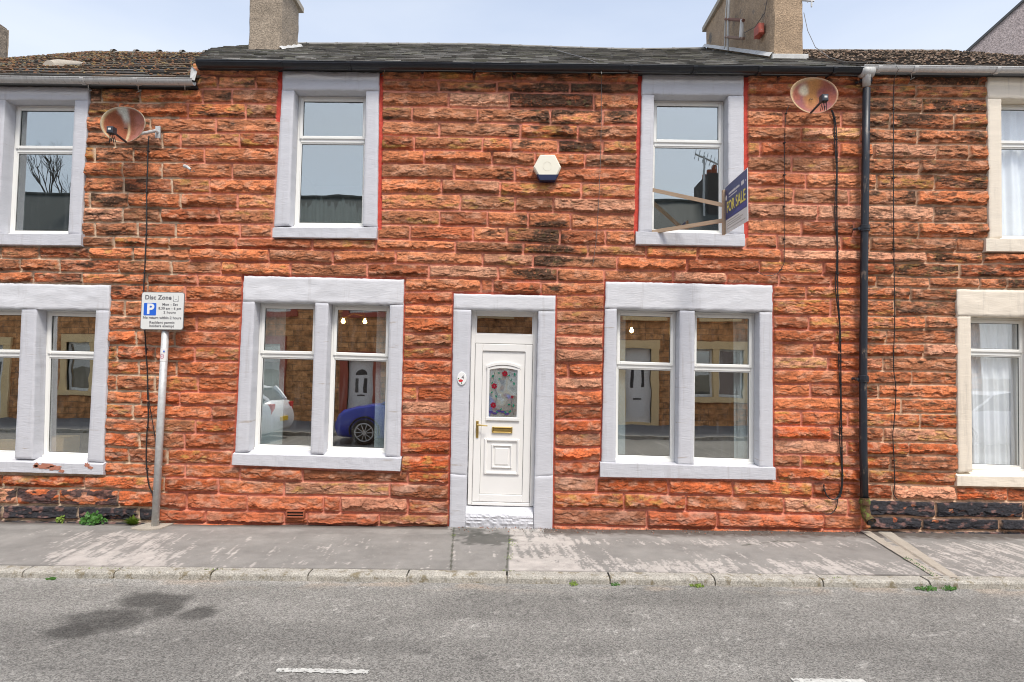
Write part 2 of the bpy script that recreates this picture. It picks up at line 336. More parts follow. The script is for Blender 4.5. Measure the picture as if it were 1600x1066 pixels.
C1 = [441,462,485,506,525.6,545,567,590,610,635,656,676,699,721,744]
CR = np.array([[v-1 for v in C1], C1]).T
D1 = [447,467.5,494,515,536.6,557,578,600,621,643,665.6,687,710.6,731,753]; D2 = [450,470,494,515,536.6,558.5,580,601,623,646,669.5,692,712,736.6,759]
DR = np.array([[v-2 for v in D1], D1, D2, [v+1.5 for v in D2], [v+4 for v in D2]]).T
Z1 = np.array([[718,720,722,727,728,735,737.5,739], [739,741,743,748,751,755,756,757], [760,762,764,771,774,777,781,782], [786,788,790.6,796.6,798,803,804,805], [809,811,813,817,818,822,823,824]])
Z1X = [-250, 0, 160, 340, 400, 620, 680, 790]
Z2 = np.array([[743,744,749,751,753,759,762], [768,769,772,775,778,782.6,785], [794,795,797,802,804,809,812], [820,821,823,825,827,829,832]]); Z2X = [790, 900, 1000, 1180, 1270, 1450, 1850]
JU = {0: [20,95,371,660,741,803,921,1100,1215,1290,1421,1530,1640], 1: [400,685,776,890.6,1050,1431,1600], 2: [219,317,363,701,795,928,1080,1441,1590],
 3: [185,293.5,384,644,746.6,860.6,941.7,1224,1314.5,1391,1491,1620], 4: [235,337.5,686.6,813,903.4,1251.6,1345,1434.5,1600], 5: [180,254,281.8,375,647,754,798,872,941.7,1188,1311.6,1364,1463,1514,1640],
 6: [208,320,663,769,836,914.6,1237.5,1344,1436.5,1610], 7: [253,363,709.5,804,1259,1370,1460,1600], 8: [328,689.5,781.5,908.4,1240,1326.6,1432.5,1600], 9: [200,282.5,371,719,805,864,1278,1460,1580],
 10: [251.5,342,687,761.6,825,891.6,1252.6,1334,1435.7,1610], 11: [275,375,641,739,792,875,946.6,1215,1314,1359.5,1493,1640], 12: [178,265,370,487.6,588,711.5,818,919,1010,1090,1220.7,1447,1537,1640],
 13: [61,141,208,297,421,520,618,754,833,964,1073,1187,1286,1396,1500,1605], 14: [93,187,268,346,454,574,670,778,871,944,1052,1135,1217,1298.5,1370,1452.6,1531,1573.6,1680]}
JA = {0: [51.6,129,230,308.5], 1: [289.5], 2: [255], 3: [307.6], 4: [272.6], 5: [243.5,304], 6: [276], 7: [241.6,309], 8: [280.4], 9: [208,331], 10: [305], 11: [218,287.6], 12: [261], 13: [9], 14: []}
JB = {0: [751, 770], 8: [652]}
JC = {0: [845], 6: [888]}
JD = {0: [1260,1423.6], 1: [1298,1398], 2: [1264,1446], 3: [1303,1385], 4: [1272.5,1443.6], 5: [1294,1380], 6: [1424], 7: [1266.5,1373], 8: [1408.5], 9: [1252,1325,1438.6], 10: [1298,1381], 11: [1324,1420], 12: [1251,1391], 13: [1357]}
JZ1 = {0: [20,110,288.5,375,473,637], 1: [5,132,256.6,341,444,609], 2: [27,93,186,292,386,505,532,637], 3: [5,123,217,248,322,444,480,593]}
JZ2 = {0: [932,1044.5,1145,1269.7,1395,1494,1574], 1: [975,1071.5,1224.7,1324.7,1461,1598], 2: [1011,1120,1286.6,1347,1440,1561]}
def hull_sd(q, X, Y):
    """signed distance to a convex clockwise-on-screen quad (pixels)"""
    d = None
    for i in range(4):
        (ax, ay), (bx, by) = q[i], q[(i+1) % 4]; L = math.hypot(bx-ax, by-ay); nx, ny = (by-ay)/L, -(bx-ax)/L
        e = (X-ax)*nx+(Y-ay)*ny; d = e if d is None else np.maximum(d, e)
    return d
def stone_field(PX, PY):
    """per pixel: panel+course+stone id, relative height in course t, distances to the joints"""
    n = PX.size; px = PX.ravel(); py = PY.ravel()
    sid = np.zeros(n, np.int64); top = np.zeros(n); bot = np.ones(n); xl = np.zeros(n); xr = np.ones(n)
    u14 = np.interp(px, UX, U[-1])
    z1t = np.interp(px, Z1X, Z1[0]); z2t = np.interp(px, Z2X, Z2[0])
    isz1 = (px < 785) & (py >= z1t); isz2 = (px >= 785) & (py >= z2t); low = (py >= u14) & ~isz1 & ~isz2
    panels = [(py < u14, UX, U, JU, 1), (low & (px < 500), [-250, 160, 340, 500], AR, JA, 2), (low & (px >= 500) & (px < 785), [680, 785], BR, JB, 3),
              (low & (px >= 785) & (px < 1075), [785, 900], CR, JC, 4), (low & (px >= 1075), [1075, 1270, 1450, 1600, 1850], DR, JD, 5), (isz1, Z1X, Z1, JZ1, 6), (isz2, Z2X, Z2, JZ2, 7)]
    for mask, xs, R, J, pid in panels:
        ii = np.nonzero(mask)[0]
        if not len(ii): continue
        x = px[ii]; y = py[ii]; Y = np.stack([np.interp(x, xs, r) for r in R])
        row = (y[None] >= Y).sum(0)                     # 0 = above the first bed
        K = len(R); tp = np.where(row == 0, Y[0]-22, Y[np.clip(row-1, 0, K-1), np.arange(len(ii))]); bt = np.where(row >= K, Y[-1]+26, Y[np.clip(row, 0, K-1), np.arange(len(ii))])
        top[ii] = tp; bot[ii] = bt; course = np.clip(row-1, 0, 99)
        for c in np.unique(course):
            k = ii[course == c]; js = list(J.get(int(c), []))
            rr = random.Random(int(c)*31+pid); 
            if pid in (1, 2, 6):
                j = (min(js) if js else 165)-60
                while j > -260: js.append(j); j -= rr.uniform(60, 115)
            if pid in (1, 5, 7):
                j = max(js+[1500])+70
                while j < 1860: js.append(j); j += rr.uniform(60, 115)
            js = np.array(sorted([-400]+js+[2200])); b = np.searchsorted(js, px[k])
            # joints lean the way the photographed wall does
            xl[k] = js[b-1]; xr[k] = js[b]; sid[k] = pid*10000+int(c)*100+b
    return [a.reshape(PX.shape) for a in (sid, top, bot, xl, xr)]
def build_facade():
    x0, x1 = -8.2, 8.4; zt = P(800, 107)[2]; dx = .0092; dz = .0064
    xs = np.arange(x0, x1, dx); zs = np.arange(zt, -.12, -dz); X, Z = np.meshgrid(xs, zs)
    PX, PY = topx(X, Z, -.02)
    # gently wandering joints
    PXj = PX+(fbm(X*3, Z*5, 71, 3)-.5)*2.0+(vn(X*20, Z*20, 77)-.5)*1.1; PYj = PY+(fbm(X*2.2, Z*5, 72, 3)-.5)*2.6+(vn(X*16, Z*18, 78)-.5)*1.1
    sid, top, bot, xl, xr = stone_field(PXj, PYj)
    h = lambda s: _h(sid, sid*0+7, s)
    t = np.clip((PYj-top)/(bot-top), 0, 1)
    jw = 1.15
    dv = np.minimum(PYj-top, bot-PYj); dh = np.minimum(PXj-xl, xr-PXj)
    dsur = np.full(X.shape, 99.0); inside = np.full(X.shape, 99.0)
    for k, qs in SURR.items():
        for q in qs:
            d = hull_sd(q, PX, PY); inside = np.minimum(inside, hull_sd([q[0], q[1], (q[2][0], q[2][1]+(16 if q is qs[0] and len(qs) > 1 else 0)), (q[3][0], q[3][1]+(16 if q is qs[0] and len(qs) > 1 else 0))], PX, PY)); dsur = np.minimum(dsur, d+(fbm(X*9, Z*9, 90, 2)-.5)*2.5)
    redzone = np.zeros_like(X)
    for k in ('UL', 'UR'):
        d = hull_sd(SURR[k][0], PX, PY)+(fbm(X*8, Z*6, 91, 3)-.5)*5
        redzone = np.maximum(redzone, (d < 7.5)*1.0*np.where((PX < 520) & (PY > 190), .0, 1))
    for k in ('LL', 'LR', 'DO'):
        d = hull_sd(SURR[k][0], PX, PY)+(fbm(X*8, Z*6, 92, 3)-.5)*3
        redzone = np.maximum(redzone, (d < 3.6)*.55)
    de = np.minimum(np.minimum(dv-jw, dh-jw), dsur-np.where(redzone > .9, 6.5, 2.2))
    s = sstep(-.2, 1.7, de)                                           # 0 in the joint, 1 on the stone
    body = sstep(0, 4.2, de)
    r1, r2, r3, r4, r5, r6 = [h(k) for k in range(1, 7)]
    # rock face: swells outward to a ragged broken edge, then falls back
    ph = r5*90
    wob = (fbm(PXj*.075+ph, r6*50, 5, 5, .62)-.5)
    vr = .56+.28*r1+wob*.62
    fall = .06+.16*r3*vn(PXj*.03+ph, r1*9, 8)
    A = (.012+.034*r2)*(.55+.9*vn(PXj*.035+ph, r3*30, 9))
    A = np.where(r4 > .62, A*.45, A)                                   # a few nearly flat tooled blocks
    up = np.clip(t/np.maximum(vr, .08), 0, 1)**.75
    dn = np.clip(1-(t-vr)/fall, 0, 1); dn = dn*dn*(3-2*dn)
    prof = np.where(t < vr, .30+.70*up, .12+.88*dn)
    prof2 = .35+.65*np.sin(PI*np.clip(t, 0, 1))**.6                    # plain pillow
    prof = np.where(r6 > .72, prof2, prof)
    cr = 1-np.abs(fbm(X*16+ph, Z*30+ph, 12, 4, .55)*2-1)*1.6            # creases
    cr2 = fbm(X*34+Z*9+ph, Z*60+ph, 13, 3)
    big = fbm(X*7+ph, Z*15+ph, 15, 3)
    # facets broken along the bed
    tw = (t*(3.2+3*r3)+fbm(PXj*.05+ph, t*1.5, 17, 3)*3.2); saw = tw-np.floor(tw)
    # flat conchoidal facets: cells of random tilt, longer than they are high
    def facets(fx, fz, amp, tilt, sd, wx, wz):
        u = X*fx+(fbm(X*9, Z*9, sd+1, 3)-.5)*wx+sid*.37; v_ = Z*fz+(fbm(X*9, Z*14, sd+2, 3)-.5)*wz; iu = np.floor(u); iv = np.floor(v_); best = np.full(X.shape, 9.); out = np.zeros(X.shape)
        for a in (-1, 0, 1):
            for c in (-1, 0, 1):
                ju = iu+a; jv = iv+c; qx = ju+.1+.8*_h(ju, jv, sd); qz = jv+.1+.8*_h(ju, jv, sd+3); d = (u-qx)**2+(v_-qz)**2; k = d < best; best = np.where(k, d, best)
                out = np.where(k, (_h(ju, jv, sd+5)-.5)*amp+((_h(ju, jv, sd+6)-.5)*(u-qx)+(_h(ju, jv, sd+7)-.65)*(v_-qz))*tilt, out)
        return out
    fc = facets(6, 16, .009, .013, 200, .9, .9)+facets(17, 38, .0035, .005, 220, .7, .7)
    hgt = .021+A*prof+(cr-.35)*.003*body+(cr2-.5)*.006*body+(big-.5)*.012*body+fc*body+(saw**1.8-.35)*.006*body*(r2*.8+.3)
    hgt = np.maximum(hgt, .014)
    hgt = hgt*s+(1-s)*(.004+.003*fbm(X*40, Z*40, 33, 2))
    PLINTH = (PYj > np.where(PX < 785, np.interp(PX, Z1X, Z1[2]), np.interp(PX, Z2X, Z2[1])))
    hgt = hgt+PLINTH*s*.01
    Y = -hgt-.0
    Zd = Z-np.clip(hgt-.014, 0, .06)*.26*sstep(1.5, 7, de)                         # broken edges hang over a little
    # ------------------------------------------------ colour of the stone itself
    lower = sstep(380, 700, PY)
    left = sstep(310, 180, PX); right = sstep(1340, 1360, PX); flank = np.maximum(left, right)
    def c3(r, g, b): return np.array([r, g, b])[None, None]
    w1 = r2[..., None]; w2 = r5[..., None]; lo = lower[..., None]
    tan = c3(.64, .255, .125); org = c3(.64, .20, .08); deep = c3(.56, .125, .042); brn = c3(.28, .14, .08); pale = c3(.68, .38, .25); mar = c3(.38, .10, .045)
    col = tan*(1-w1)+org*w1; col = col*(1-lo)+(org*(1-w1)+deep*w1)*lo
    col = np.where(w2 > .82, brn*.55+col*.45, col); col = np.where((w2 > .72) & (w2 < .79), pale*.6+col*.4, col); col = np.where(w2 < .14, mar*.6+col*.4, col)
    n1 = fbm(X*5+ph, Z*12+ph, 41, 4)[..., None]; col = col*(.60+.74*n1)*(.70+.46*h(9))[..., None]
    n2 = sstep(.52, .72, fbm(X*9, Z*20+ph, 42, 4))[..., None]; col = col*(1-n2*.45)+pale*n2*.45
    n3 = sstep(.54, .72, fbm(X*10+ph, Z*22, 43, 5, .65))[..., None]; col = col*(1-n3*.42)+brn*.75*n3*.42
    # ochre bloom on some blocks
    och = (sstep(.55, .75, fbm(X*8, Z*22+ph, 44, 4))*(r3 > .72))[..., None]; col = col*(1-och*.6)+c3(.50, .30, .08)*och*.6
    # soot: long ragged patches on whole blocks, more on the neighbours and beside the alarm box
    zone = .13+.42*flank*(1-lower*.6)+.62*np.exp(-((PX-852)/40)**2)*sstep(490, 450, PY)*sstep(320, 360, PY)+.34*np.exp(-((PX-855)/85)**2)*sstep(470, 420, PY)+.42*np.exp(-((PX-920)/120)**2)*sstep(330, 120, PY)+.15*sstep(300, 120, PY)+.20*sstep(165, 125, PY)
    zone = zone*(1-.55*lower)
    sootn = fbm(X*4.5+ph, Z*16+ph*2, 45, 5, .6)
    band = sstep(.62, .30, np.abs(t-(.45+.3*r1)))                       # thicker along the middle of a block
    soot = sstep(.0, .20, sootn*.8+r4*.26+band*.10+zone*.42-.86)
    fleck = fbm(X*60, Z*70, 46, 3); pep = sstep(.66, .80, vn(X*95, Z*110, 53)*.6+fbm(X*12, Z*26+ph, 54, 3)*.55)
    soot = soot*sstep(.20, .62, fleck+.18)
    lines = np.maximum(sstep(.57, .67, fbm(X*9+ph, Z*48+ph, 51, 5, .6))*(.45+.3*flank), pep*.45)   # thin dark seams in the bedding
    soot = np.clip(np.maximum(soot*.93, lines), 0, 1)[..., None]
    col = col*(1-soot)+c3(.050, .034, .024)*soot
    green = (sstep(.66, .8, fbm(X*14, Z*20, 47, 4))*np.maximum(flank, zone > .35)*.5)[..., None]; col = col*(1-green)+c3(.16, .13, .06)*green
    # pale wash and scrapes on the low courses
    wash = (sstep(.55, .72, fbm(X*6, Z*16, 48, 5))*sstep(560, 760, PY)*.38*(1-right))[..., None]; col = col*(1-wash)+c3(.58, .36, .27)*wash
    lowest = PLINTH & (PX < 785) | (PYj > np.where(PX < 785, 9999, np.interp(PX, Z2X, Z2[2])))
    lc = c3(.40, .155, .10)*(.7+.6*fbm(X*7, Z*18, 49, 4)[..., None]); lm = (lowest & (PX > 255) & (PX < 1340))[..., None]*.25; col = col*(1-lm)+lc*lm
    # black tarred plinth of the neighbours
    tarL = (PX < 252) & (PYj > np.interp(PX, Z1X, Z1[3])); tarR = (PX > 1356) & (PYj > np.interp(PX, Z2X, Z2[1]))
    half = (PX < 190) & (PYj > np.interp(PX, Z1X, Z1[2])) & (fbm(X*5, Z*14, 52, 4) > .47)
    tn = fbm(X*9, Z*14, 50, 5); tar = ((tarL | tarR)*sstep(.88, .78, tn)+half*.9); tar = np.clip(tar, 0, 1)[..., None]
    col = col*(1-tar)+(c3(.035, .034, .038)*(.6+.9*fleck[..., None])+c3(.13, .06, .045)*sstep(.56, .72, fbm(X*13, Z*26, 57, 4))[..., None])*tar
    # mortar
    bl = 286+((_h(sid//100, sid//100, 3)-.5)*26); cream = (PX < bl-lower*18) | (PX > 1352)
    mn = fbm(X*30, Z*30, 60, 4)[..., None]
    mcol = np.where(cream[..., None], np.where((PX > 1352)[..., None], c3(.60, .40, .27), c3(.60, .46, .33)), c3(.68, .28, .19)*(1-lo)+c3(.66, .26, .18)*lo)
    mcol = mcol*(.72+.5*mn); mso = (zone > .3)[..., None]*sstep(.5, .7, fbm(X*7, Z*9, 61, 4))[..., None]*.5; mcol = mcol*(1-mso)+c3(.12, .08, .06)*mso
    rz = redzone[..., None]; mcol = np.where(rz > .9, c3(.58, .085, .06)*(.8+.35*mn), np.where(rz > .3, c3(.46, .11, .07)*(.8+.4*mn), mcol))
    jamb_grey = ((hull_sd(SURR['RU'][0], PX, PY) < 7) | (hull_sd(SURR['RL'][0], PX, PY) < 6) | (hull_sd(SURR['NU'][0], PX, PY) < 5) | (hull_sd(SURR['NL'][0], PX, PY) < 5))[..., None]
    mcol = np.where(jamb_grey, c3(.40, .29, .21)*(.8+.4*mn), mcol)
    sm = sstep(.05, .5, s)[..., None]
    # overspill of red pointing paint beside the upstairs windows
    col = col*sm+mcol*(1-sm); col = np.clip(col, .004, .8)
    V = np.stack([X, Y, Zd], -1).reshape(-1, 3); cols = col.reshape(-1, 3)
    nz, nx = X.shape; i = np.arange(nz*nx).reshape(nz, nx)
    idx = np.stack([i[1:, :-1], i[1:, 1:], i[:-1, 1:], i[:-1, :-1]], -1); keep = inside[:-1, :-1] > -5
    xc = X[:-1, :-1]; zc = Z[:-1, :-1]
    # the left neighbour's wall stops under its lower gutter
    ztl = P(150, 126)[2]; xe = P(303, 110)[0]
    keep &= ~((zc > ztl) & (xc < xe))
    return [(V, idx[keep & (xc < XB0)], cols), (V, idx[keep & (xc >= XB0) & (xc < XB1)], cols), (V, idx[keep & (xc >= XB1)], cols)]
hL = thing('terraced_house', 'red sandstone house at the left with mossy tiled roof, grey gutter and cream pointing', 'house', (XB0-4, .3, 0), 'terraced houses on the near side')
hM = thing('terraced_house', 'middle red sandstone house with slate roof, black gutter, white door and grey window surrounds', 'house', ((XB0+XB1)/2, .3, 0), 'terraced houses on the near side')
hR = thing('terraced_house', 'red sandstone house right of the downpipe, with cream window surrounds and net curtains', 'house', (XB1+4, .3, 0), 'terraced houses on the near side')
for hs, (V, idx, cols) in zip((hL, hM, hR), build_facade()):
    gridmesh('wall', V, idx, M['stone'], hs, cols)
# ================================================================== windows of the facade
YF = -.045; YW = .115                      # face of the painted stone, face of the window frame
OPEN = {
 'UL': [[(459.5,141),(572,142),(566.5,352.5),(452,351.5)]], 'UR': [[(1022.5,148),(1138,149.5),(1138,364.5),(1019,361.5)]],
 'LL': [[(398,471),(492.5,472.5),(485,709),(388,706)], [(513.4,473),(609,476),(602,713),(505,709.5)]],
 'LR': [[(964,482),(1062,485),(1059.5,726),(962,723)], [(1086,485.5),(1187,487.5),(1186.5,730),(1084,727)]],
 'NU': [[(8.4,155.7),(116.7,156.5),(106,365),(-3,364)]],
 'NL': [[(-60,481),(33.5,482),(22.5,717),(-72,715)], [(57,483),(149.7,485),(136,721),(51,718)]],
 'RU': [[(1565,153.8),(1680,155.5),(1684,373),(1566,372)]],
 'RL': [[(1517,494),(1618,496),(1620,741),(1520,737)], [(1640,496),(1738,498),(1740,743),(1642,741)]],
}
def xz(p): return (p[0], p[2])
def lerp2(a, b, t): return (a[0]*(1-t)+b[0]*t, a[1]*(1-t)+b[1]*t)
def sill_block(q, parent, m, yf, seed, seat=.035):
    """sill with a weathered sloping top running back under the frames"""
    W = [xz(p) for p in quadW(q, yf)]; n = max(6, int(math.dist(W[0], W[1])/.025)); us = np.linspace(0, 1, n)
    prof = [(.26, 0, seat), (.135, 0, seat-.002), (0.012, 0, .004), (0, .006, 0), (0, .5, 0), (0, 1, .006), (.012, 1, 0), (.26, 1, 0)]
    V = []
    for u in us:
        top = lerp2(W[0], W[1], u); bt = lerp2(W[3], W[2], u)
        for k, (dy, v, dz) in enumerate(prof):
            j = (float(vn(np.array([u*n*.35]), np.array([k*1.7]), seed)[0])-.5)*.005; j2 = (float(vn(np.array([u*n*.9]), np.array([k*3.1]), seed+1)[0])-.5)*.004
            V.append((top[0]*(1-v)+bt[0]*v, yf+dy+j, top[1]*(1-v)+bt[1]*v+dz+j2))
    K = len(prof); f = []
    for i in range(n-1):
        for k in range(K-1): f.append((i*K+k, i*K+k+1, (i+1)*K+k+1, (i+1)*K+k))
    f.append(tuple(range(K-1, -1, -1))); f.append(tuple((n-1)*K+k for k in range(K)))
    b = MB(); b.add(V, f); return b.build('sill', m, parent)
def frame_unit(fr, sash, gl, seal, q, tr, ysh=0, top_sash=True):
    """one opening light over a fixed light, in the opening q (xz points TL TR BR BL)"""
    wd = math.dist(q[0], q[1]); ht = math.dist(q[0], q[3]); y0 = YW+ysh
    def R(b, u0, u1, v0, v1, ya, yb, c=0):
        pts = [bil(q, u0/wd, v1/ht), bil(q, u1/wd, v1/ht), bil(q, u1/wd, v0/ht), bil(q, u0/wd, v0/ht)]; b.bar(pts, ya, yb, c)
    fw = .042; T = tr*ht
    R(fr, 0, fw, 0, ht, y0, y0+.07, .006); R(fr, wd-fw, wd, 0, ht, y0, y0+.07, .006)
    R(fr, fw, wd-fw, 0, fw, y0, y0+.07, .006); R(fr, fw, wd-fw, ht-fw-.012, ht, y0, y0+.07, .006)
    R(fr, fw, wd-fw, T-.022, T+.03, y0-.001, y0+.07, .006)
    R(fr, .002, wd-.002, ht-.032, ht-.003, y0-.022, y0+.001, .006)                      # drip sill
    # opening sash standing proud of the frame
    a, b_, c, d = fw-.014, wd-fw+.014, fw-.014, T-.012; sw = .040; ys = y0-.016
    R(sash, a, a+sw, c, d, ys, y0+.05, .007); R(sash, b_-sw, b_, c, d, ys, y0+.05, .007)
    R(sash, a+sw, b_-sw, c, c+sw, ys, y0+.05, .007); R(sash, a+sw, b_-sw, d-sw, d, ys, y0+.05, .007)
    for (u0, u1, v0, v1) in ((a+sw, a+sw+.004, c+sw, d-sw), (b_-sw-.004, b_-sw, c+sw, d-sw), (a+sw, b_-sw, c+sw, c+sw+.004), (a+sw, b_-sw, d-sw-.004, d-sw)):
        R(seal, u0, u1, v0, v1, y0+.004, y0+.016)
    R(gl, a+sw+.004, b_-sw-.004, c+sw+.004, d-sw-.004, y0+.010, y0+.014)
    # fixed light with its glazing bead
    a, b_, c, d = fw, wd-fw, T+.03, ht-fw-.012; sw = .014
    R(sash, a, a+sw, c, d, y0+.006, y0+.05, .005); R(sash, b_-sw, b_, c, d, y0+.006, y0+.05, .005)
    R(sash, a+sw, b_-sw, c, c+sw, y0+.006, y0+.05, .005); R(sash, a+sw, b_-sw, d-sw, d, y0+.006, y0+.05, .005)
    R(gl, a+sw+.004, b_-sw-.004, c+sw+.004, d-sw-.004, y0+.022, y0+.026)
    for (u0, u1, v0, v1) in ((a+sw, a+sw+.004, c+sw, d-sw), (b_-sw-.004, b_-sw, c+sw, d-sw), (a+sw, b_-sw, c+sw, c+sw+.004), (a+sw, b_-sw, d-sw-.004, d-sw)):
        R(seal, u0, u1, v0, v1, y0+.020, y0+.028)
def window(key, parent, m, mlint, tr, seed, glass='glass', label=None, flat=False):
    hull, sill = SURR[key]; ops = OPEN[key]
    fr = MB(); sash = MB(); gl = MB(); seal = MB()
    for q in ops:
        frame_unit(fr, sash, gl, seal, [xz(p) for p in quadW(q, YF)], tr)
    win = fr.build('window', M['upvc'], parent)
    if label: win['label'] = label
    sash.build('sash', M['upvc'], win); seal.build('glazing_seal', M['seal'], win); gl.build('pane', M[glass], win)
    # surround: lintel, jambs, mullion, sill
    o0 = ops[0]; o1 = ops[-1]
    def at(a, b, t): return (a[0]+(b[0]-a[0])*t, a[1]+(b[1]-a[1])*t)
    lt = o0[0][1]; rt = o1[1][1]
    th = (lt-hull[0][1])/(hull[3][1]-hull[0][1]); thr = (rt-hull[1][1])/(hull[2][1]-hull[1][1])
    ll = at(hull[0], hull[3], th); lr = at(hull[1], hull[2], thr)
    slab('lintel', [hull[0], hull[1], lr, ll], YF-.004, .2, mlint, win, amp=.004, jit=.0065, seed=seed, lump=.008 if key[1] == 'L' else .001)
    bo = o0[3][1]; br = o1[2][1]
    def bot(p, yy): return p
    jl = at(hull[0], hull[3], (bo+2-hull[0][1])/(hull[3][1]-hull[0][1])); jr = at(hull[1], hull[2], (br+2-hull[1][1])/(hull[2][1]-hull[1][1]))
    slab('jamb', [ll, o0[0], o0[3], jl], YF, .2, m, win, seed=seed+1, amp=.002, jit=.003)
    slab('jamb', [o1[1], lr, jr, o1[2]], YF, .2, m, win, seed=seed+2, amp=.002, jit=.003)
    if len(ops) == 2: slab('mullion', [o0[1], o1[0], o1[3], o0[2]], YF, .2, m, win, seed=seed+3, amp=.002, jit=.003)
    s2 = [(sill[0][0], sill[0][1]+(5 if key[1] == 'L' else 1)), (sill[1][0], sill[1][1]+(5 if key[1] == 'L' else 1)), sill[2], sill[3]]
    # the sill: its seat carries the jambs, its front stands a little further out
    zo = sum(P(q[k][0], q[k][1], YF)[2] for q in ops for k in (2, 3))/(2*len(ops)); zs_ = (P(*s2[0], YF-.03)[2]+P(*s2[1], YF-.03)[2])/2
    sill_block(s2, win, m, YF-.03, seed+4, max(.004, zo-zs_+.012))
    return win
MBX = MB()
window('UL', hM, M['paint_grey'], M['paint_grey'], .337, 10, 'glass_up', 'upstairs window left of the alarm box')
window('UR', hM, M['paint_grey'], M['paint_grey'], .325, 20, 'glass_up', 'upstairs window behind the sale board')
window('LL', hM, M['paint_grey'], M['paint_white'], .355, 30, 'glass', 'paired ground floor window left of the white door')
window('LR', hM, M['paint_grey'], M['paint_white'], .372, 40, 'glass', 'paired ground floor window right of the white door')
window('NU', hL, M['paint_grey'], M['paint_grey'], .345, 50, 'glass_up')
window('NL', hL, M['paint_grey'], M['paint_white'], .305, 60)
M['glass_net'] = glassmat('net_window_glass', .13, tint=(.97, .98, .99))
window('RU', hR, M['paint_cream'], M['paint_cream'], .30, 70, 'glass_net')
window('RL', hR, M['paint_cream'], M['paint_cream'], .235, 80, 'glass_net')
# flaked patches on the left neighbour's sill
rnd = random.Random(5); nlw = [o for o in hL.children if o.name.startswith('window')][1]; M['bare'] = mat('bare_sandstone', (.42, .17, .11), .9, .3, 20, .4, 90)
for cx, cy, rx, ry in ((69, 729, 17, 4.5), (84, 731, 12, 4), (56, 727, 4, 4), (136, 727, 4.5, 4), (141, 731, 4, 2.5), (96, 736, 5, 3)):
    pts = []; fl = MB()
    for k in range(18):
        a = 2*PI*k/18; r = rnd.uniform(.6, 1.15); p = P(cx+math.cos(a)*rx*r, cy-math.sin(a)*ry*r, YF-.0335); pts.append((p[0], p[2]))
    fl.bar(pts, YF-.0345, YF-.030); fl.build('flaked_patch', M['bare'], nlw)
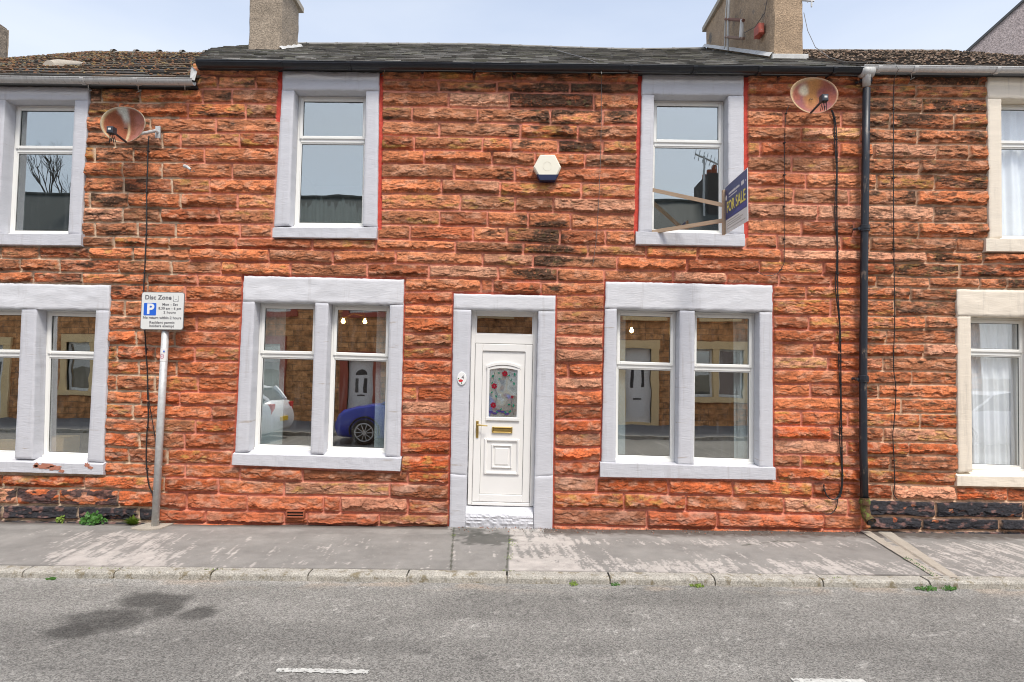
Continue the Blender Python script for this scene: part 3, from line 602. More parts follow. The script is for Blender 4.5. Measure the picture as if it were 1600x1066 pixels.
# ================================================================== front door
def door():
    SL = MB()
    o = [(736,482.5),(841.5,485),(834.5,796),(729,793)]; h = SURR['DO'][0]
    h = [(709,459),(868,462),(863,825),(702,823)]
    q = [xz(p) for p in quadW(o, YF)]; wd = math.dist(q[0], q[1]); ht = math.dist(q[0], q[3]); y0 = .095
    fr = MB(); leaf = MB(); mold = MB()
    def R(b, u0, u1, v0, v1, ya, yb, c=0):
        b.bar([bil(q, u0/wd, v1/ht), bil(q, u1/wd, v1/ht), bil(q, u1/wd, v0/ht), bil(q, u0/wd, v0/ht)], ya, yb, c)
    U0 = lambda px: (px-739)/(841-739)*wd     # measured across the frame
    fw = .052; Tb = .155*ht                    # bottom of the transom
    R(fr, 0, fw, 0, ht, y0, y0+.07, .006); R(fr, wd-fw, wd, 0, ht, y0, y0+.07, .006)
    R(fr, fw, wd-fw, 0, .055, y0, y0+.07, .006); R(fr, fw, wd-fw, .125*ht, .172*ht, y0-.001, y0+.07, .006)
    R(fr, fw, wd-fw, ht-.04, ht, y0-.012, y0+.07, .006)
    # fanlight bead
    for a in ((fw, wd-fw, .055, .07), (fw, wd-fw, .125*ht-.015, .125*ht), (fw, fw+.015, .07, .125*ht-.015), (wd-fw-.015, wd-fw, .07, .125*ht-.015)):
        R(fr, a[0], a[1], a[2], a[3], y0+.008, y0+.05, .004)
    f = fr.build('door_frame', M['upvc_door'], hM)
    g = MB(); R(g, fw+.016, wd-fw-.016, .071, .125*ht-.016, y0+.024, y0+.028); g.build('fanlight', M['glass_dark'], f)
    # leaf: stiles, rails, flat panel
    l0, l1, t0, t1 = fw+.004, wd-fw-.004, .172*ht+.005, ht-.045; sw = .088; yl = y0-.012
    R(leaf, l0, l0+sw, t0, t1, yl, y0+.05, .006); R(leaf, l1-sw, l1, t0, t1, yl, y0+.05, .006)
    R(leaf, l0+sw, l1-sw, t0, t0+sw, yl, y0+.05, .006); R(leaf, l0+sw, l1-sw, t1-sw, t1, yl, y0+.05, .006)
    p0, p1, pt, pb = l0+sw, l1-sw, t0+sw, t1-sw
    R(leaf, p0+.004, p1-.004, pt+.004, pb-.004, y0+.006, y0+.04)
    lf = leaf.build('door', M['upvc_door'], hM)
    s = MB(); R(s, p0-.001, p1+.001, pt-.001, pb+.001, y0+.012, y0+.03)
    for a in ((l0-.004, l0, t0-.004, t1+.004), (l1, l1+.004, t0-.004, t1+.004), (l0, l1, t0-.005, t0)): R(s, a[0], a[1], a[2], a[3], y0+.004, y0+.02)
    s.build('door_seal', M['seal'], lf)
    mid = (p0+p1)/2; pw = p1-p0
    V = lambda py: (py-485)/(795-485)*ht
    def ring(b, u0, u1, v0, v1, wd_, ya, yb, c=.006):
        R(b, u0, u0+wd_, v0, v1, ya, yb, c); R(b, u1-wd_, u1, v0, v1, ya, yb, c); R(b, u0+wd_, u1-wd_, v0, v0+wd_, ya, yb, c); R(b, u0+wd_, u1-wd_, v1-wd_, v1, ya, yb, c)
    gu0, gu1, gv0, gv1 = mid-.172, mid+.172, V(577.5), V(655.5)
    # glazed panel: arched moulding
    m = MB()
    def arch(b, hw, v0, rise, th, ya, yb):
        n = 14
        for i in range(n):
            ua, ub = -hw+2*hw*i/n, -hw+2*hw*(i+1)/n
            za, zb = v0-rise*(1-(ua/hw)**2), v0-rise*(1-(ub/hw)**2)
            b.bar([bil(q, (mid+ua)/wd, (za+th)/ht), bil(q, (mid+ub)/wd, (zb+th)/ht), bil(q, (mid+ub)/wd, zb/ht), bil(q, (mid+ua)/wd, za/ht)], ya, yb)
    arch(m, .208, V(574), .045, .03, y0-.016, y0+.006); arch(m, .200, V(574)+.026, .03, .03, y0-.008, y0+.006)
    R(m, mid-.205, mid-.170, V(574)+.02, V(660), y0-.012, y0+.006, .008); R(m, mid+.170, mid+.205, V(574)+.02, V(660), y0-.012, y0+.006, .008)
    R(m, mid-.205, mid+.205, V(655.5), V(661.5), y0-.014, y0+.006, .008)
    # two nested squares below
    ring(m, mid-.215, mid+.215, V(690), V(746), .028, y0-.014, y0+.006, .009); ring(m, mid-.195, mid+.195, V(692.5), V(743.5), .014, y0-.006, y0+.006, .005)
    ring(m, mid-.125, mid+.125, V(699), V(736), .02, y0-.012, y0+.006, .008); R(m, mid-.085, mid+.085, V(704), V(731), y0-.004, y0+.006, .008)
    m.build('moulding', M['upvc_door'], lf)
    g = MB(); R(g, gu0, gu1, gv0-.02, gv1, y0+.000, y0+.004); pane = g.build('pane', M['glass_obscure'], lf)
    # flowers and leaves leaded into the pane
    def W2(u, v): x, z = bil(q, u/wd, v/ht); return (x, z)
    def blob(b, u, v, pts, ya): 
        b.bar([W2(u+a, v-c) for a, c in pts], ya, ya+.004)
    gw, gh = gu1-gu0, gv1-gv0; red = MB(); grn = MB(); pur = MB(); lead = MB()
    for (fu, fv) in ((.55, .11), (.18, .37), (.16, .76), (.83, .58)):
        s_ = .030 if fu < .8 else .014; red = MB()
        for k in range(6):
            a = k*PI/3+.3; blob(red, gu0+fu*gw+math.cos(a)*s_*.7, gv0+fv*gh+math.sin(a)*s_*.7, [(math.cos(t)*s_*.5, math.sin(t)*s_*.5) for t in np.linspace(0, 2*PI, 9)[:-1]], y0-.004-.0005*(k % 3))
        red.build('red_flower', M['red_glass'], lf)
    for (fu, fv, r) in ((.12, .17, .02), (.33, .10, .016), (.36, .22, .016), (.70, .15, .014), (.90, .12, .02), (.78, .24, .014), (.88, .31, .02), (.10, .31, .014), (.10, .50, .016), (.26, .58, .018), (.72, .74, .018), (.88, .76, .02), (.76, .88, .02), (.60, .90, .018), (.44, .84, .016), (.30, .90, .014)):
        an = fu*9; pts = [(math.cos(t)*r*math.cos(an)-math.sin(t)*r*.55*math.sin(an), math.cos(t)*r*math.sin(an)+math.sin(t)*r*.55*math.cos(an)) for t in np.linspace(0, 2*PI, 9)[:-1]]
        grn = MB(); blob(grn, gu0+fu*gw, gv0+fv*gh, pts, y0-.0035); grn.build('green_leaf', M['green_glass'], lf)
    for k in range(7):
        fu = .08+k*.14; pts = [(math.cos(t)*.03, math.sin(t)*.013) for t in np.linspace(0, 2*PI, 11)[:-1]]
        if k < 5: blob(pur, gu0+fu*gw, gv0+(.90+.03*math.sin(k*2))*gh, pts, y0-.0028)
    pur.build('violet_glass', M['purple_glass'], lf)
    for pth in (((.2, .05), (.12, .3), (.3, .55), (.2, .8)), ((.55, .11), (.75, .25), (.95, .3)), ((.3, .55), (.6, .6), (.95, .56)), ((.0, .86), (.3, .82), (.6, .86), (1, .84)), ((.83, .58), (.8, .75), (.9, .95))):
        lead.tube([(W2(gu0+a*gw, gv0+b*gh)[0], y0-.002, W2(gu0+a*gw, gv0+b*gh)[1]) for a, b in pth], .0022, 6)
    lead.build('lead_line', M['dark'], lf)
    # letter box and handle
    lb = MB(); v0, v1 = V(671), V(680.5); ring(lb, mid-.125, mid+.125, v0, v1, .015, y0-.016, y0+.008, .006)
    lbx = lb.build('letterbox', M['brass'], lf); fl_ = MB(); R(fl_, mid-.108, mid+.108, v0+.016, v1-.016, y0-.008, y0+.008, .004); fl_.build('letter_flap', M['brass'], lbx)
    hx, hz = W2(l0+.044, V(672)); hb = MB(); hb.box(hx-.016, hx+.016, yl-.01, yl+.002, hz-.13, hz+.075, .005)
    hb.tube([(hx, yl-.008, hz+.03), (hx, yl-.055, hz+.03)], .009, 10); hb.tube([(hx, yl-.052, hz+.03), (hx+.05, yl-.056, hz+.026), (hx+.125, yl-.050, hz+.020)], [.010, .009, .007], 10)
    hb.tube([(hx, yl-.004, hz-.055), (hx, yl-.016, hz-.055)], .009, 10)
    hb.build('handle', M['brass'], lf)
    # surround
    su = MB()
    def at(a, b, t): return (a[0]+(b[0]-a[0])*t, a[1]+(b[1]-a[1])*t)
    t1_ = .066; t2_ = .775
    ll, lr = at(h[0], h[3], t1_), at(h[1], h[2], t1_); pl, pr = at(h[0], h[3], t2_), at(h[1], h[2], t2_)
    L = slab('lintel', [h[0], h[1], lr, ll], YF-.004, .2, M['paint_white'], f, seed=101, jit=.004, lump=.003)
    oL, oR = (736, 484), (841.5, 486.5); bL = (726.5, 825); bR = (833.5, 827); mL, mR = at(oL, bL, .76), at(oR, bR, .76)
    slab('jamb', [ll, oL, mL, pl], YF, .2, M['paint_grey'], f, seed=102, amp=.002, jit=.003); slab('jamb', [oR, lr, pr, mR], YF, .2, M['paint_grey'], f, seed=103, amp=.002, jit=.003)
    slab('plinth_block', [pl, mL, bL, (702, 830)], YF-.007, .2, M['paint_grey'], f, seed=104, amp=.003, jit=.003); slab('plinth_block', [mR, pr, (863, 832), bR], YF-.007, .2, M['paint_grey'], f, seed=105, amp=.003, jit=.003)
    # doorstep: rough face, smooth tread
    a = P(727.5, 802, -.035); b = P(833, 804, -.035); zt = (a[2]+b[2])/2; nx = 90; V3 = []; prof = [(.17, .058), (.12, .054), (.02, .012), (.0, -.006), (-.008, -.022), (-.014, -.038), (-.010, -.055), (-.016, -.072), (-.012, -.09), (-.016, -.11), (-.008, -.14), (-.006, -.19)]
    for i in range(nx+1):
        u = i/nx; x = a[0]*(1-u)+b[0]*u; z0 = a[2]*(1-u)+b[2]*u
        for k, (dy, dz_) in enumerate(prof):
            n_ = float(fbm(np.array([x*22.]), np.array([k*2.7]), 7, 3)[0])-.5; r_ = .022 if k > 3 else .003
            V3.append((x, -.035+dy-n_*r_*(1 if k > 3 else .3), z0+dz_+n_*(.012 if k > 1 else .004)))
    K = len(prof); fs = [(i*K+k, i*K+k+1, (i+1)*K+k+1, (i+1)*K+k) for i in range(nx) for k in range(K-1)]
    fs += [tuple(range(K-1, -1, -1)), tuple(nx*K+k for k in range(K))]
    st = MB(); st.add(V3, fs); st.build('doorstep', M['paint_grey'], hM)
door()
# ================================================================== rooms behind the panes
def room(parent, x0, x1, y0, y1, z0, z1, m):
    b = MB(); v = [(x0, y0, z0), (x1, y0, z0), (x1, y1, z0), (x0, y1, z0), (x0, y0, z1), (x1, y0, z1), (x1, y1, z1), (x0, y1, z1)]
    b.add(v, [(0, 1, 2, 3), (7, 6, 5, 4), (3, 2, 6, 7), (0, 3, 7, 4), (2, 1, 5, 6)])
    o = b.build('interior_wall', m, parent); return o
xd0, xd1 = P(700, 600)[0]+.02, P(866, 600)[0]-.02
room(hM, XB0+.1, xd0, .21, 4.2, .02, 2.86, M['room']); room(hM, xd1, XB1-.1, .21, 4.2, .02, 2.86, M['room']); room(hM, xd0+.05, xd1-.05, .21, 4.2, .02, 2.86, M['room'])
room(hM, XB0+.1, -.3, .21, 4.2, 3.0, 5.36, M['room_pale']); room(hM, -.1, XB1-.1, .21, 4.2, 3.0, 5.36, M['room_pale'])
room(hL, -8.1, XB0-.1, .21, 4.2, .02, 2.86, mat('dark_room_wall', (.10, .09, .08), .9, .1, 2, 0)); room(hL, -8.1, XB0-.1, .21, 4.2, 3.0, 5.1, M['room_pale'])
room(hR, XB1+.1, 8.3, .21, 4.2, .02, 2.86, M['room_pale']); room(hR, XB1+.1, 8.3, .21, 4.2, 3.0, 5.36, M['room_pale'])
def wavy(name, x0, x1, z0, z1, y, amp, k, m, label, cat, seed=0, group=None, sub=160):
    xs = np.linspace(x0, x1, sub); zs = np.linspace(z0, z1, 12); X, Z = np.meshgrid(xs, zs)
    if seed == 9: Z = Z-(Z-z0)/(z1-z0)*.26*fbm(X*22, X*0, 3, 3)*1.3
    Y = y+amp*np.sin(X*k+2*fbm(X*2+seed, Z*.2, seed, 2)*5)*(1-.25*(Z-z0)/(z1-z0))+.5*amp*np.sin(X*k*2.3+seed)
    V = np.stack([X, Y, Z], -1).reshape(-1, 3); i = np.arange(V.shape[0]).reshape(X.shape)
    idx = np.stack([i[:-1, :-1], i[:-1, 1:], i[1:, 1:], i[1:, :-1]], -1).reshape(-1, 4)
    return tag(gridmesh(name, V, idx, m, None), label, cat, group)
def blind(px0, px1, py0, py1, n, label, y=.215):
    a = P(px0, py0, y); b = P(px1, py1, y); t = thing('vertical_blind', label, 'blind', ((a[0]+b[0])/2, y, b[2]), 'vertical blinds behind the panes')
    s = MB(); w_ = (b[0]-a[0])/n
    for i in range(n):
        x = a[0]+w_*(i+.5); ang = .35+.25*math.sin(i*1.7); dx, dy = math.cos(ang)*.045, math.sin(ang)*.045
        v = [(x-dx, y-dy, b[2]), (x+dx, y+dy, b[2]), (x+dx, y+dy, a[2]), (x-dx, y-dy, a[2])]; v += [(p[0]+.0015, p[1]-.0015, p[2]) for p in v]
        s.add(v, [(0, 1, 2, 3), (7, 6, 5, 4), (0, 4, 5, 1), (2, 6, 7, 3)])
    s.build('slat', M['blind'], t); c = MB(); c.tube([(a[0], y-.02, b[2]+.03)]+[(a[0]+w_*(i+.5), y-.025, b[2]+.02) for i in range(n)], .003, 6); c.build('bead_chain', M['blind'], t)
    r = MB(); r.box(a[0]-.05, b[0]+.05, y-.02, y+.02, a[2], a[2]+.03); r.build('head_rail', M['blind'], t)
blind(405, 438, 470, 697, 6, 'pale vertical blind gathered at the left edge of the paired window left of the door')
blind(592, 606, 474, 703, 3, 'narrow pale vertical blind at the right edge of the paired window left of the door')
blind(964, 973, 484, 716, 3, 'narrow pale vertical blind at the left edge of the paired window right of the door')
blind(1148, 1172, 486, 718, 5, 'pale vertical blind gathered at the right edge of the paired window right of the door')
def px2(x, y_, Y): p = P(x, y_, Y); return p
a = P(1500, 490, .34); b = P(1640, 735, .34); wavy('net_curtain', a[0], b[0]+.4, b[2]-.02, a[2]+.1, .225, .018, 42, M['net'], 'long white net curtain in the ground floor window at the right edge', 'curtain', 3, 'net curtains', 220)
a = P(1545, 140, .34); b = P(1700, 370, .34); wavy('net_curtain', a[0], b[0], b[2]-.05, a[2]+.15, .225, .018, 30, M['net'], 'white net curtain in the upstairs window at the right edge', 'curtain', 8, 'net curtains', 200)
a = P(8, 150, .34); b = P(52, 368, .34); wavy('net_curtain', a[0]-.4, b[0]-.12, b[2]-.05, a[2]+.2, .34, .02, 26, M['net'], 'pale curtain at the left side of the upstairs window above the flaked sill', 'curtain', 5, 'net curtains', 90)
a = P(462, 345, .55); wavy('net_curtain', a[0]-.02, a[0]+.09, a[2]-.1, a[2]+1.7, .45, .01, 40, M['net'], 'thin edge of pale curtain in the upstairs window left of the alarm box', 'curtain', 6, 'net curtains', 40)
# lit ceiling lights
def lamp(px, py, Y, n, label, arms):
    c = P(px, py, Y); t = thing('ceiling_light', label, 'light', (c[0], Y, 2.78)); r = MB(); r.tube([(c[0], Y, 2.855), (c[0], Y, c[2]+.06)], .012, 8); r.tube([(c[0], Y, 2.855), (c[0], Y, 2.82)], [.06, .05], 14)
    for a in arms: r.tube([(c[0], Y, c[2]+.09), (c[0]+a*.5, Y, c[2]+.12), (c[0]+a, Y, c[2]+.05)], .009, 8)
    r.build('fitting', M['brass'], t)
    for i, a in enumerate(arms):
        b = MB(); n_ = 10
        b.tube([(c[0]+a, Y, c[2]+.05), (c[0]+a, Y, c[2]+.028), (c[0]+a, Y, c[2]+.012), (c[0]+a, Y, c[2]-.006), (c[0]+a, Y, c[2]-.020), (c[0]+a, Y, c[2]-.030)], [.012, .016, .028, .031, .022, .005], 16); b.build('bulb', M['bulb'], t, True)
lamp(568, 503, 1.6, 2, 'lit brass ceiling light with two warm bulbs behind the paired window left of the door', (.02, -.30))
lamp(987, 517, 1.6, 1, 'lit ceiling light with one warm bulb behind the paired window right of the door', (0,))

# cardboard cartons standing inside the left neighbour's window
cb = mat('carton_board', (.80, .50, .24), .85, .08, 4, .05)
for (a, b_, c, d, lab) in ((63, 98, 684, 712, 'brown cardboard carton inside the right pane above the flaked sill'), (-30, 24, 690, 716, 'brown cardboard carton inside the pane at the left picture edge')):
    p = P(a, c, .20); q = P(b_, d, .20); t = thing('carton', lab, 'carton', ((p[0]+q[0])/2, .45, q[2])); k = MB(); k.box(p[0], q[0], .20, .48, q[2]-.12, p[2], .004); k.build('box', cb, t); k = MB(); k.box(p[0]+.004, q[0]-.004, .196, .26, p[2]+.001, p[2]+.006); k.box(p[0]-.01, p[0]-.004, .22, .46, p[2]-.07, p[2]); k.build('flap', cb, t)

a = P(470, 300, .215); b = P(568, 350, .215); wavy('net_curtain', a[0], b[0]+.1, b[2]-.06, a[2], .215, .012, 55, M['net'], 'short pale net across the foot of the upstairs window left of the alarm box', 'curtain', 9, 'net curtains', 160)
# ================================================================== ground
def colourgrid(name, xs, ys, zf, colf, m, kind='structure', label=None, cat=None):
    X, Y = np.meshgrid(xs, ys); Z = zf(X, Y); col = colf(X, Y); V = np.stack([X, Y, Z], -1).reshape(-1, 3); i = np.arange(X.size).reshape(X.shape)
    idx = np.stack([i[:-1, :-1], i[:-1, 1:], i[1:, 1:], i[1:, :-1]], -1).reshape(-1, 4)
    return tag(gridmesh(name, V, idx, m, None, col.reshape(-1, 3), True), kind=kind, label=label, cat=cat)
KB = G(800, 893, 0)[1]; KF = G(800, 901, 0)[1]                       # back and front edge of the near kerb
ZR = -.062
def asphalt():
    m, n, b = NEW('worn_asphalt'); L = n.links.new
    at = node(n, "ShaderNodeAttribute"); at.attribute_name = 'Col'; tc = node(n, "ShaderNodeTexCoord")
    v = node(n, "ShaderNodeTexVoronoi", Scale=110.0); L(tc.outputs['Object'], v.inputs[0])
    sep = node(n, "ShaderNodeSeparateColor"); L(v.outputs['Color'], sep.inputs[0])
    mr = node(n, "ShaderNodeMapRange"); mr.inputs['To Min'].default_value = .52; mr.inputs['To Max'].default_value = 1.45; L(sep.outputs[0], mr.inputs[0])
    v2 = node(n, "ShaderNodeTexVoronoi", Scale=48.0); L(tc.outputs['Object'], v2.inputs[0]); sep2 = node(n, "ShaderNodeSeparateColor"); L(v2.outputs['Color'], sep2.inputs[0])
    gt = node(n, "ShaderNodeMapRange"); gt.inputs['From Min'].default_value = .90; gt.inputs['From Max'].default_value = .95; gt.inputs['To Max'].default_value = .6; L(sep2.outputs[1], gt.inputs[0])
    s = node(n, "ShaderNodeVectorMath", operation='SCALE'); L(at.outputs['Color'], s.inputs[0]); L(mr.outputs[0], s.inputs['Scale'])
    nz = node(n, "ShaderNodeTexNoise", Scale=260.0, Detail=3.0); L(tc.outputs['Object'], nz.inputs[0])
    m2 = node(n, "ShaderNodeMapRange"); m2.inputs['From Min'].default_value = .3; m2.inputs['From Max'].default_value = .7; m2.inputs['To Min'].default_value = .65; m2.inputs['To Max'].default_value = 1.35; L(nz.outputs[0], m2.inputs[0])
    s2 = node(n, "ShaderNodeVectorMath", operation='SCALE'); L(s.outputs[0], s2.inputs[0]); L(m2.outputs[0], s2.inputs['Scale'])
    L(s2.outputs[0], b.inputs['Base Color']); b.inputs['Roughness'].default_value = .85; b.inputs['Specular IOR Level'].default_value = .3
    bp = node(n, "ShaderNodeBump"); bp.inputs['Strength'].default_value = .8; bp.inputs['Distance'].default_value = .004
    L(v.outputs['Distance'], bp.inputs['Height']); L(bp.outputs[0], b.inputs['Normal']); return m
M['asphalt'] = asphalt()
def road_col(X, Y):
    n = fbm(X*1.3, Y*1.6, 5, 4); n2 = fbm(X*6, Y*6, 6, 4)
    g = .198*(.80+.28*n+.16*n2)
    g = g*(1-.16*sstep(.5, .7, fbm(X*.6+3, Y*2.2, 7, 3)))
    g = g*(1-.10*np.exp(-((Y+2.9)/.22)**2)*(.4+n))*(1+.10*sstep(.52, .7, fbm(X*.35, Y*3.5, 31, 3)))
    ck = np.abs(fbm(X*1.1+5, Y*1.4, 33, 5, .6)-.5); g = g*(1-.38*sstep(.006, .001, ck)*sstep(.5, .62, fbm(X*.5, Y*.7, 34, 2)))
    g = g*(1+.5*sstep(.80, .86, vn(X*30, Y*30, 35))*sstep(.5, .7, n2))
    st = np.zeros_like(X)
    for (cx, cy, rx, ry, dx_) in ((165, 968, 75, 24, -8), (235, 938, 62, 15, 0), (262, 952, 26, 14, 0), (312, 957, 33, 14, 0), (120, 985, 50, 14, 0)):
        c = G(cx, cy, ZR); e = G(cx+rx, cy, ZR); f = G(cx, cy+ry, ZR); wx = abs(e[0]-c[0]); wy = abs(f[1]-c[1])
        d = np.sqrt(((X-c[0])/wx)**2+((Y-c[1])/wy)**2)+(n2-.5)*.7; st = np.maximum(st, sstep(1.2, .55, d))
    g = g*(1-.58*st*(.7+.6*n2))
    near = sstep(KF-.25, KF-.02, Y); g = g*(1+.22*near*(.5+n2))
    tint = np.stack([g*1.035, g*1.0, g*.915], -1)
    sand = (near*sstep(.5, .7, fbm(X*3, Y*9, 8, 3)))[..., None]*.5; tint = tint*(1-sand)+np.array([.34, .27, .2])*sand
    return tint
xs = np.concatenate([np.linspace(-60, -7.4, 14), np.arange(-7.3, 7.4, .028), np.linspace(7.5, 60, 14)]); ys = np.concatenate([[-9.5, -8.5, -7.5, -6.5], np.arange(-5.6, KF+.02, .028)])
colourgrid('road', xs, ys, lambda X, Y: np.full_like(X, ZR)+(fbm(X*.8, Y*.8, 3, 2)-.5)*.006*(np.abs(X) < 7.3), road_col, M['asphalt'])
M['pave'] = mat('worn_tarmac_pavement', (1, 1, 1), .85, .10, 5, .7, 160, attr=True, dist=.004, fine=.2, fscale=220)
def pave_col(X, Y):
    n = fbm(X*3, Y*3, 11, 4); n2 = fbm(X*14, Y*14, 12, 4)
    PX, PY = gpx(X, Y)
    g = .215*(.70+.38*n+.22*n2)+.045*sstep(.3, .9, (Y-KB)/(-KB))*sstep(.5, .65, fbm(X*1.5, Y*4, 19, 3))
    streak = fbm(X*17+Y*2.0, Y*2.0, 13, 6, .66); streak2 = fbm(X*42+Y*5, Y*3.2, 14, 4, .6); blot = fbm(X*6.5, Y*8, 15, 6, .68); grit = fbm(X*60, Y*60, 16, 3)
    v = np.clip(-Y/(-KB), 0, 1)                                       # 0 at the wall, 1 at the kerb
    left = sstep(330, 250, PX)*sstep(40, 120, PX); mid = ((PX > 330) & (PX < 712))*.32; patch = ((PX > 707) & (PX < 796))*.24
    rt = ((PX > 796) & (PX < 1450))*1.0; strip2 = (PX > 1450)*1.15
    zone = left*.75*sstep(.18, .3, v)+.35*(PX < 260)*sstep(.6, .9, v)+mid*sstep(.25, .4, v)+patch*sstep(.1, .25, v)+rt*(.58*sstep(.62, .8, v)+.42*sstep(.24, .32, v)*sstep(.5, .36, v)+.20)+rt*.62*sstep(980, 830, PX)+strip2*.62*sstep(.15, .35, v)
    fine_ = fbm(X*70+Y*6, Y*5, 37, 4, .65); w_ = streak*.40+streak2*.22+fine_*.12+blot*.26+(grit-.5)*.18
    worn = sstep(.0, .04, w_-(.675-.25*zone))
    base = np.stack([g*1.05, g*1.0, g*.92], -1); wc = np.stack([.50*(.7+.45*n2), .46*(.7+.45*n2), .42*(.7+.45*n2)], -1)
    col = base*(1-worn[..., None]*.82)+wc*worn[..., None]*.82
    wall = sstep(.24, .10, v+(n2-.5)*.14)*(PX > 850)+sstep(.12, .04, v)*(PX < 700); wc2 = np.array([.075, .058, .046])*(.6+.9*grit[..., None]); wl = (wall*.85)[..., None]; col = col*(1-wl)+wc2*wl  # dark gravel strip along the wall foot, its contact shadow painted into the colour
    # damp dark patch in front of the step, dark seams
    d = sstep(1.2, .7, np.sqrt(((PX-760)/42)**2+((PY-842)/10)**2)+(n2-.5)*1.4)[..., None]*.7; col = col*(1-d)+np.array([.05, .05, .042])*d
    d = sstep(1.2, .8, np.sqrt(((PX-735)/28)**2+((PY-832)/7)**2)+(n2-.5)*1.6)[..., None]*.6; col = col*(1-d)+np.array([.05, .05, .042])*d
    def seam(p0, p1, wpx=1.1):
        (x0, y0), (x1, y1) = p0, p1; L = math.hypot(x1-x0, y1-y0); t = ((PX-x0)*(x1-x0)+(PY-y0)*(y1-y0))/L/L; dd = np.abs((PX-x0)*(y1-y0)-(PY-y0)*(x1-x0))/L+(n2-.5)*2.2
        return (sstep(wpx+.9, wpx-.2, dd)*(t > -.02)*(t < 1.02))[..., None]
    for a, b_ in (((709, 826), (704, 893)), ((796, 838), (791, 895)), ((1160, 852), (1215, 846)), ((1215, 846), (1262, 848))):
        s = seam(a, b_, .9 if a[0] < 900 else .1)*.8; col = col*(1-s)+np.array([.035, .04, .02])*s
    kb = sstep(.965, .995, v)[..., None]*.55; col = col*(1-kb)+np.array([.06, .055, .045])*kb
    return col
def gpx(X, Y):
    V = np.stack([X-CAM[0], Y-CAM[1], np.full_like(X, 0-CAM[2])], 0); L = _R.T @ V.reshape(3, -1)
    return (800+F*L[0]/-L[2]).reshape(X.shape), (533-F*L[1]/-L[2]).reshape(X.shape)
xs = np.concatenate([np.linspace(-60, -8.2, 12), np.arange(-8.1, 8.2, .0125), np.linspace(8.3, 60, 12)]); ys = np.arange(KB, .09, .0125)
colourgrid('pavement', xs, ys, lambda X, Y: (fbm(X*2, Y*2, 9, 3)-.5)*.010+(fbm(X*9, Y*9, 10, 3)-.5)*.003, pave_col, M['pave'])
# kerb stones (one run)
kb = MB(); rnd = random.Random(3); edges = sorted([G(x, 900, 0)[0] for x in (15, 165, 322, 478, 635, 792, 952, 1113, 1277, 1437)]); k0 = edges[0]
while k0 > -30: k0 -= .93; edges.insert(0, k0)
k0 = edges[-1]
while k0 < 30: k0 += .93; edges.append(k0)
for a, b in zip(edges[:-1], edges[1:]):
    g = .0075; n = 24 if abs(a) < 7 else 1; dz_ = rnd.uniform(-.003, .003); prof = [(KB+.0, ZR-.05), (KB+.0, .002), (KB-.012, .006), (KF+.026, .004), (KF+.008, -.006), (KF, -.020), (KF-.004, ZR-.05)]
    vs = []
    for i in range(n+1):
        x = a+g+(b-a-2*g)*i/n
        for k, (yy, zz) in enumerate(prof):
            j = (rnd.random()-.5)*.005 if n > 1 and k in (2, 3, 4, 5) else 0; e = .006 if i in (0, n) and k in (2, 3, 4, 5) else 0
            vs.append((x, yy+j+e, zz+j*.6-e+dz_))
    K = len(prof); kb.add(vs, [(i*K+k, (i+1)*K+k, (i+1)*K+k+1, i*K+k+1) for i in range(n) for k in range(K-1)]+[tuple(range(K)), tuple(n*K+k for k in reversed(range(K)))])
kb.box(-30, 30, KF+.02, KB-.02, ZR-.05, -.03)
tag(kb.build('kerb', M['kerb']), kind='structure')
# concrete drainage strip across the pavement and the pad at the sign post
def flatpoly(name, pts, z, m, kind='structure', th=.02, sub=None):
    b = MB(); n = len(pts); b.add([(p[0], p[1], z) for p in pts]+[(p[0], p[1], z-th) for p in pts], [tuple(range(n))]+[(i, i+n, (i+1) % n+n, (i+1) % n) for i in range(n)])
    return tag(b.build(name, m), kind=kind)
A_ = [G(1341, 829, 0), G(1388, 829, 0), G(1500, 904.5, 0), G(1462, 904.5, 0)]
rows = []; 
for i in range(41):
    t = i/40; l = [A_[0][k]*(1-t)+A_[3][k]*t for k in (0, 1)]; r = [A_[1][k]*(1-t)+A_[2][k]*t for k in (0, 1)]
    for u, dz_ in ((0, .006), (.28, .010), (.36, -.004), (.55, -.004), (.62, .010), (1, .006)): rows.append((l[0]*(1-u)+r[0]*u+rnd.uniform(-.004, .004), l[1]*(1-u)+r[1]*u, .003+dz_+rnd.uniform(-.001, .001)))
b = MB(); b.add(rows, [(i*6+k, (i+1)*6+k, (i+1)*6+k+1, i*6+k+1) for i in range(40) for k in range(5)]); 
tag(b.build('drain_channel', M['concrete']), kind='structure')
pts = [G(x, y, 0)[:2] for x, y in ((203, 827), (218, 822), (243, 815.5), (262, 813.8), (281, 814.5), (272, 819), (252, 826.5), (236, 829), (215, 829))][::-1]
flatpoly('concrete_pad', [(p[0], p[1]) for p in pts], .012, M['concrete'])
# road markings: two worn white dashes
def dash(pxs):
    a = G(pxs[0], pxs[2], ZR); b_ = G(pxs[1], pxs[3], ZR); n = 60; xs = np.linspace(a[0], b_[0], n); top = []; bot = []
    yc = (a[1]+b_[1])/2; r = random.Random(pxs[0])
    b = MB(); cells = 8; w_ = .052
    V = []; 
    for i, x in enumerate(xs):
        for k in range(cells+1): V.append((x+r.uniform(-.006, .006), yc-w_/2+w_*k/cells+(a[1]-yc)*(1-2*i/(n-1))+(r.uniform(-.006, .006) if k in (0, cells) else 0), ZR+.007))
    fs = []
    for i in range(n-1):
        for k in range(cells):
            if r.random() > (.05+.22*(k in (0, cells-1))): fs.append((i*(cells+1)+k, (i+1)*(cells+1)+k, (i+1)*(cells+1)+k+1, i*(cells+1)+k+1))
    b.add(V, fs); return b
mk = dash((432, 576, 1048.5, 1051.5)); mk2 = dash((1238, 1352, 1065, 1066)); mk.add(mk2.v, mk2.f)
mk3 = G(900, 1030, ZR)
